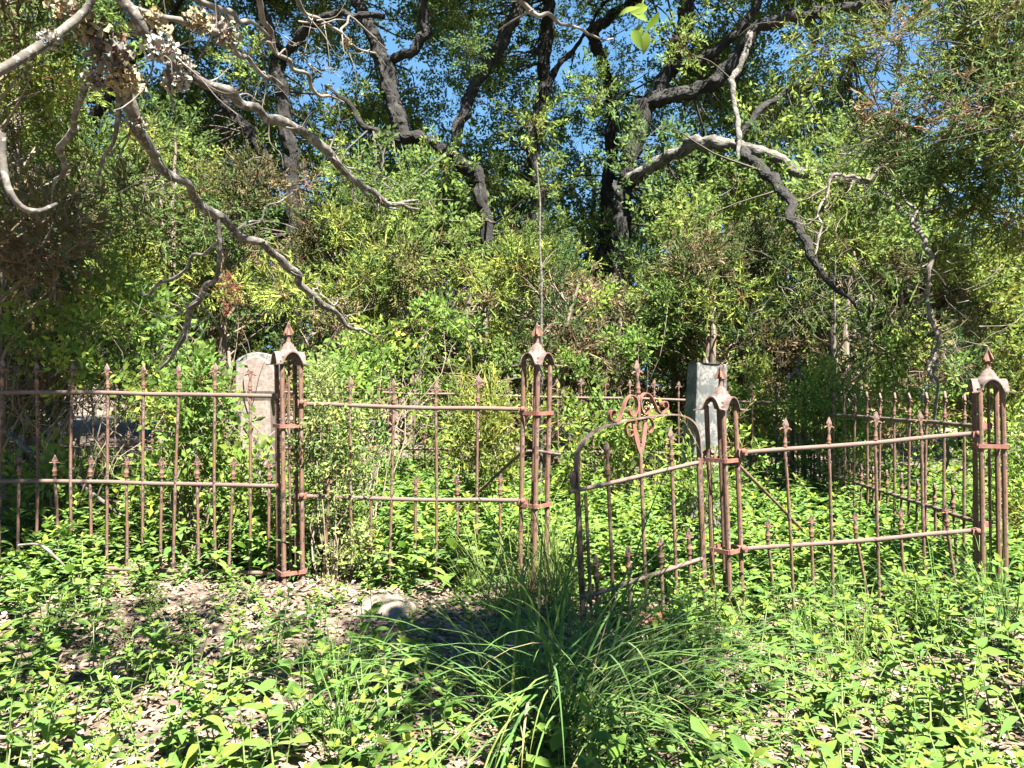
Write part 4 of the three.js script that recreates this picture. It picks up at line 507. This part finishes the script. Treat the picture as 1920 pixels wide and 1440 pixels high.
bush('leafy_shrub', 'leafy shrub outside the corner post with the footing', 'shrub', [1935, 1000, 5.2], [...spread(14, 1890, 2050, 800, 980, 5.0, 5.8), ...spread(5, 1850, 1930, 900, 1010, 4.8, 5.2)], G.shrub, BR, { r: 0.15 });
bush('dead_juniper_sprig', 'rusty red dead juniper sprig among the green behind the slanting branch', 'juniper', [440, 700, 6.3], [[425, 540, 6.3], [445, 558, 6.3]], G.juniper, [[1, [0.2, 0.075, 0.045]]], { r: 0.075, stems: true });
{ // tangles of dead twigs at the foot of the junipers
  const tangle = (label, px0, px1, py0, py1, d0, d1, n, mat) => { const b = at((px0 + px1) / 2, 950, (d0 + d1) / 2), t = thing('dead_twig_tangle', label, 'dead twigs', V(b.x, gh(b.x, b.z), b.z)), tw = []; for (let i = 0; i < n; i++) { const a = at(rr(px0, px1), rr(py0, py1), rr(d0, d1)); tw.push(branchTo(a, a.clone().add(V(gs() * 0.5, gs() * 0.5 - 0.1, gs() * 0.3)), rr(0.002, 0.006), 0.0012, gs() * 0.1)); } part('twigs', own(merged(tw), t), mat, t, 'stuff'); };
  tangle('tangle of dead brown twigs behind the shaded fence panel', -60, 480, 700, 1000, 4.8, 6.4, 260, M.twig); tangle('tangle of grey dead twigs at the foot of the junipers', 500, 1100, 700, 880, 7.0, 8.2, 160, M.twig); tangle('tangle of pale dead twigs among the junipers beside the vine-hung post', 1380, 1880, 480, 860, 7.0, 8.0, 150, M.deadWood);
  const fl = thing('fallen_branch', 'grey fallen branch leaning behind the shaded fence panel', 'branch', V(at(200, 950, 5).x, gh(-2.6, -5), -5)); part('branch', own(tube([at(-20, 790, 5), at(60, 850, 5), at(140, 900, 5), at(260, 990, 5)], [0.02, 0.018, 0.014, 0.008], { sides: 7, sub: 6, gnarl: 0.02, wob: 0.2 }), fl), M.paleBark, fl);
  const f2 = thing('fallen_branch', 'small curved grey stick lying on the weeds before the shaded fence panel', 'branch', V(at(70, 1030, 4).x, gh(-2.5, -4), -4)); part('branch', own(tube([at(35, 1022, 4), at(75, 1022, 3.95), at(108, 1048, 3.9), at(122, 1062, 3.9)], [0.006, 0.008, 0.007, 0.004], { sides: 6, sub: 5 }), f2), M.deadWood, f2);
}

// ---------------------------------------------------------------- weeds
const weedLeaf = [leaf(1, 0.42, { rows: 3, fold: 0.3, droop: 0.35 }), leaf(1, 0.37, { rows: 3, fold: 0.35, droop: 0.6, belly: 0.38 }), leaf(1, 0.46, { rows: 3, fold: 0.2, droop: 0.15 }), leaf(1, 0.2, { rows: 3, fold: 0.35, droop: 0.7 })];
function weedPlan(_, kind) {   // 0-4: lance-leaved herb, 5-6: low bushy small-leaved herb, 7: narrow-leaved herb
  const leaves = [], stems = [], small = kind === 5 || kind === 6, ns = small ? 4 + ri(3) : 1 + ri(3), L0 = small ? 0.042 : kind === 7 ? 0.085 : rr(0.07, 0.092);
  for (let s = 0; s < ns; s++) {
    const a0 = R() * 6.28, h = (small ? rr(0.08, 0.2) : rr(0.15, 0.36)) * (s ? 0.8 : 1), lean = small ? rr(0.05, 0.15) : rr(0.02, 0.14), top = V(Math.cos(a0) * lean, h, Math.sin(a0) * lean), base = V(Math.cos(a0) * 0.015 * s, -0.03, Math.sin(a0) * 0.015 * s), n = 3 + ri(4); stems.push([base, base.clone().lerp(top, 0.5).add(V(0, 0.01, 0)), top]);
    const put = (p, az, el, l, m) => { const Y = V(Math.cos(az) * Math.cos(el), Math.sin(el), Math.sin(az) * Math.cos(el)), Z = V(gs() * 0.45, 1, gs() * 0.45).addScaledVector(Y, -Y.y).normalize(), X = Y.clone().cross(Z).normalize(); Z.copy(X).cross(Y); leaves.push({ p, q: new THREE.Quaternion().setFromRotationMatrix(new THREE.Matrix4().makeBasis(X, Y, Z)), l, g: kind === 7 ? 3 : small ? 2 : ri(3), m: R() < 0.012 ? 4 : m }); };
    let az = R() * 6.28; for (let i = 0; i < n; i++) { const f = 0.22 + 0.72 * i / (n - 1), p = base.clone().lerp(top, f); az += 1.57 + gs() * 0.3; const l = L0 * rr(0.8, 1.2) * (0.5 + 0.65 * Math.sin(Math.PI * (0.25 + f * 0.6))), el = -0.2 + f * 0.75; put(p, az + gs() * 0.2, el + gs() * 0.3, l, ri(3)); if (R() < 0.93) put(p, az + Math.PI + gs() * 0.2, el + gs() * 0.3, l * rr(0.75, 1.15), ri(3)); }
    for (let i = 0; i < 4; i++) put(top, az + 0.8 + i * 1.57, 0.85 + gs() * 0.3, L0 * rr(0.28, 0.55), R() < 0.6 ? 3 : 1);
  }
  return { leaves, stems };
}
const stemGeo = (p) => p.stems.map((s) => tube(s, [0.0032, 0.0026, 0.0014], { sides: 5, sub: 2 }));
const plans = many(8, weedPlan), weedGeo = plans.map((p) => { const g = merged(p.leaves.map((l) => { const q = weedLeaf[l.g].clone().applyMatrix4(new THREE.Matrix4().compose(l.p, l.q, V(l.l, l.l, l.l))), n = q.attributes.position.count, c = new Float32Array(n * 3), col = L.weed[l.m].color, b = rr(0.85, 1.15); for (let i = 0; i < n; i++) { c[3 * i] = col.r * b; c[3 * i + 1] = col.g * b; c[3 * i + 2] = col.b * b; } q.setAttribute('color', new THREE.BufferAttribute(c, 3)); return q; })); return g; }), stemG = plans.map(stemGeo);
L.weedAny.vertexColors = true;
const BARE = [[-1.42, -3.8, 0.32, 0.22, 0.95], [-0.84, -2.72, 0.17, 0.2, 1], [-1.4, -4.12, 0.6, 0.36, 0.97], [-0.6, -3.62, 0.3, 0.42, 1], [-0.5, -4.1, 0.5, 0.32, 0.95], [0.5, -4.05, 0.38, 0.3, 0.85], [1.3, -6.6, 0.5, 0.7, 0.75], [0.75, -5.4, 0.35, 0.4, 0.5], [1.05, -3.75, 0.25, 0.2, 0.5], [-0.35, -3.35, 0.2, 0.15, 0.5], [0.26, -2.72, 0.42, 0.3, 0.95], [-0.1, -3.3, 0.5, 0.3, 0.4], [0.6, -3.2, 0.4, 0.3, 0.5]];
const size = (x, z) => 1 - 0.5 * smooth(-2.9, -3.6, z) * smooth(-2.1, -1.6, x) * smooth(0.9, 0.3, x) ;
const cover = (x, z) => { let k = 0.55 + 0.9 * (nz(x * 1.1, 3, z * 1.1) + 0.5); for (const [a, b, p, q, s] of BARE) k *= 1 - s * smooth(1.2, 0.7, Math.hypot((x - a) / p, (z - b) / q)); if (z < -4.3 && x > -1.2) k += 0.3 * k; return clamp(k); };
{
  const spots = [];
  for (let i = 0; i < 9000; i++) { const z = -rr(1.7, 8.0), x = rr(-0.78, 0.78) * -z + gs() * 0.2; if (z < -4.6 && x < -1.5) { if (R() > 0.12) continue; } else if (z < -7.0 && R() > 0.25) continue; if (R() > cover(x, z)) continue; const m = z > -4.3 ? 0.11 : 0.12; if (spots.some((q) => (q[0] - x) ** 2 + (q[1] - z) ** 2 < m * m)) continue; spots.push([x, z]); }
  spots.sort((a, b) => b[1] - a[1]);
  const seen = spots.filter(([x, z]) => z < -2.2), rest = [...spots.filter(([x, z]) => z >= -2.2)];
  seen.forEach(([x, z], i) => {
    if (i >= 300) { rest.push([x, z]); return; }
    const k = ri(plans.length), s = rr(0.6, 1.3) * size(x, z), inside = z < -4.35, t = thing('leafy_weed', inside ? 'leafy green weed with lance-shaped leaves growing inside the iron fence' : 'leafy green weed with lance-shaped leaves growing outside the iron fence', 'weed', V(x, gh(x, z), z), inside ? 'weeds inside the fence' : 'weeds outside the fence'); t.rotation.y = R() * 6.28; t.scale.setScalar(s); for (const g of stemG[k]) part('stem', g, M.stem, t);
    if (i < 130) for (const l of plans[k].leaves) { const m = part('leaf', weedLeaf[l.g], L.weed[l.m], t); m.position.copy(l.p); m.quaternion.copy(l.q); m.scale.setScalar(l.l); } else part('leaves', weedGeo[k], L.weedAny, t);
  });
  const patch = merged(plans.slice(0, 5).flatMap((p, k) => [weedGeo[k].clone().rotateY(R() * 6).translate(Math.cos(k * 0.785) * rr(0.05, 0.2), 0, Math.sin(k * 0.785) * rr(0.05, 0.2))]));
  const few = []; for (const q of rest) if (!few.some((p) => (q[0] - p[0]) ** 2 + (q[1] - p[1]) ** 2 < (q[1] < -4.3 ? 0.17 : 0.24) ** 2)) few.push(q);
  const im = new THREE.InstancedMesh(patch, L.weedAny, few.length); im.name = 'ground_cover'; few.forEach(([x, z], i) => { const s = rr(0.75, 1.2) * (z < -4.3 ? 1.25 : size(x, z)), b = rr(0.85, 1.2); im.setMatrixAt(i, new THREE.Matrix4().compose(V(x, gh(x, z) - 0.01, z), new THREE.Quaternion().setFromAxisAngle(V(0, 1, 0), R() * 6.28), V(s, s, s))); im.setColorAt(i, rgb(b * rr(0.9, 1.15), b, b)); }); im.castShadow = im.receiveShadow = true; tag(im, 'bright green low weeds carpeting the plot', 'weeds', null, 'stuff'); scene.add(im);
  console.log('weeds', spots.length, 'stuff', rest.length);
}

// ---------------------------------------------------------------- grasses
function blade(az, el, len, w, sag, base = V(0, 0, 0), seg = 9) {
  const pos = [], idx = [], side = V(-Math.sin(az), 0, Math.cos(az)); let p = base.clone(), e = el;
  for (let i = 0; i <= seg; i++) { const t = i / seg, ww = w / 2 * (t < 0.15 ? 0.6 + 2.6 * t : Math.pow(1 - t, 0.6) * 1.1), d = V(Math.cos(az) * Math.cos(e), Math.sin(e), Math.sin(az) * Math.cos(e)), up = side.clone().cross(d).multiplyScalar(-ww * 0.4); pos.push(p.x - side.x * ww + up.x, p.y - side.y * ww + up.y, p.z - side.z * ww + up.z, p.x, p.y, p.z, p.x + side.x * ww + up.x, p.y + side.y * ww + up.y, p.z + side.z * ww + up.z); if (i) { const k = i * 3, q = k - 3; idx.push(q, q + 1, k, q + 1, k + 1, k, q + 1, q + 2, k + 1, q + 2, k + 2, k + 1); } p = p.clone().addScaledVector(d, len / seg); e -= sag / seg * (0.5 + t); }
  const g = new THREE.BufferGeometry(); g.setAttribute('position', new THREE.Float32BufferAttribute(pos, 3)); g.setIndex(idx); g.computeVertexNormals(); return g;
}
{ // big tussock before the gate
  const x = 0.2, z = -2.66, t = thing('grass_tussock', 'large tussock of long arching dark green grass in front of the gate', 'grass', V(x, gh(x, z) - 0.02, z));
  for (let i = 0; i < 190; i++) { const b = V(gs() * 0.27, 0, gs() * 0.15), az = R() * 6.28, el = rr(0.6, 1.45), len = rr(0.5, 1.2); part('blade', blade(az, el, len, rr(0.007, 0.013), rr(1.0, 3.0) * (1.6 - el * 0.5), b, 11), i % 20 === 0 ? L.straw : L.blade[pick([[3, 0], [4, 1], [1.5, 2]])], t); }
  for (let i = 0; i < 90; i++) { const b = V(0.06 + gs() * 0.3, 0, 0.12 + gs() * 0.12), az = R() < 0.5 ? gs() * 1.4 : R() * 6.28, el = rr(0.6, 1.35), len = rr(0.45, 1.15); part('blade', blade(az, el, len, rr(0.007, 0.012), rr(1.0, 2.6), b, 11), i % 30 === 0 ? L.straw : L.blade[pick([[3, 0], [4, 1], [1, 2]])], t); }
  for (const [az, el, len, sag] of [[0.15, 0.75, 1.05, 1.1], [0.05, 0.9, 1.15, 1.7], [-0.25, 1.0, 1.1, 1.6], [0.3, 0.6, 1.0, 0.9], [3.0, 1.1, 0.95, 2.6], [3.3, 1.0, 0.9, 2.2], [-0.9, 1.25, 1.2, 0.7], [-1.2, 1.3, 1.1, 0.8], [-0.6, 1.15, 1.15, 1.0], [-2.0, 1.35, 0.95, 0.6]]) part('blade', blade(az, el, len, 0.011, sag, V(gs() * 0.1, 0, gs() * 0.06), 14), L.blade[0], t);
}
{ // finer tufts
  const proto = many(4, () => merged(many(26, () => { const g = blade(R() * 6.28, rr(0.9, 1.5), rr(0.2, 0.5), rr(0.003, 0.006), rr(0.3, 1.8), V(gs() * 0.05, 0, gs() * 0.05), 6); return g; })));
  const put = (x, z, s, m, label) => { const o = thing('grass_tuft', label, 'grass', V(x, gh(x, z) - 0.01, z), 'fine grass tufts along the fence'); o.rotation.y = R() * 6.28; o.scale.setScalar(s); part('blades', proto[ri(4)], m, o); };
  for (let i = 0; i < 16; i++) put(rr(-0.25, 0.4), rr(-4.45, -3.7), rr(0.8, 1.5), L.blade[pick([[1, 1], [3, 2]])], 'fine pale grass tuft at the foot of the latch post');
  for (let i = 0; i < 16; i++) put(rr(1.35, 2.5), rr(-4.0, -3.45), rr(0.7, 1.2), L.blade[pick([[2, 0], [2, 1]])], 'green grass tuft before the leaning fence panel');
  for (let i = 0; i < 10; i++) put(rr(0.5, 1.6), rr(-4.2, -3.2), rr(0.6, 1.1), L.blade[pick([[1, 1], [2, 2]])], 'fine pale grass tuft under the open gate');
  for (let i = 0; i < 10; i++) put(rr(-1.4, 0.9), rr(-3.0, -2.3), rr(0.7, 1.1), L.blade[1], 'green grass tuft among the weeds beside the tussock');
  for (const [list, k] of [[[[1345, 1180, 3.7], [1335, 1000, 3.62], [1318, 860, 3.6], [1290, 800, 3.6]], 1], [[[1300, 1190, 3.6], [1320, 980, 3.5], [1345, 840, 3.45], [1400, 765, 3.4]], 1], [[[1150, 1250, 3.3], [1250, 1050, 3.2], [1320, 900, 3.2], [1375, 830, 3.2]], 0]]) {
    const p = list.map((q) => at(...q)), t = thing('grass_stalk', 'tall straw-coloured seeding grass stalk beside the hinge post', 'grass', V(p[0].x, gh(p[0].x, p[0].z), p[0].z), 'seeding grass stalks by the gate'); p[0].y = t.position.y; part('stem', own(tube(p, [0.0022, 0.0018, 0.0014, 0.001], { sides: 5, sub: 6 }), t), L.straw, t);
    if (k) { const e = p[3], d = p[3].clone().sub(p[2]).normalize(), s = many(14, (_, i) => place(flatLeaf(0.035, 0.006), e.clone().addScaledVector(d, -0.07 + i * 0.009), d.clone().add(rdir().multiplyScalar(0.45)), R() * 6)); part('seed_head', own(merged(s), t), L.straw, t, 'stuff'); }
  }
}

// ---------------------------------------------------------------- leaf litter
{
  const lg = (() => { const g = flatLeaf(1, 0.5, 0.6), p = g.attributes.position; p.setZ(2, -0.12); return g; })(), n = 34000, im = new THREE.InstancedMesh(lg, M.litter, n); im.name = 'leaf_litter';
  for (let i = 0; i < n; i++) { const d = i < 22000 ? rr(2.0, 5.2) : rr(4.5, 10), x = rr(-0.8, 0.8) * d, z = -d, s = rr(0.014, 0.055), e = new THREE.Euler(-Math.PI / 2 + gs() * 0.55, gs() * 0.5, R() * 6.28, 'YXZ'); e.y = R() * 6.28; e.z = gs() * 0.4; im.setMatrixAt(i, new THREE.Matrix4().compose(V(x, gh(x, z) + rr(0.002, 0.018), z), new THREE.Quaternion().setFromEuler(e), V(s, s, s))); const b = rr(0.6, 1.25), c = pick([[3, [0.17, 0.118, 0.082]], [3, [0.22, 0.163, 0.122]], [2.5, [0.11, 0.07, 0.045]], [1, [0.28, 0.23, 0.18]]]); im.setColorAt(i, rgb(c[0] * b, c[1] * b, c[2] * b)); }
  im.castShadow = im.receiveShadow = true; tag(im, 'dry tan oak leaves littering the ground', 'leaf litter', null, 'stuff'); scene.add(im);
}
renderer.render(scene, camera);
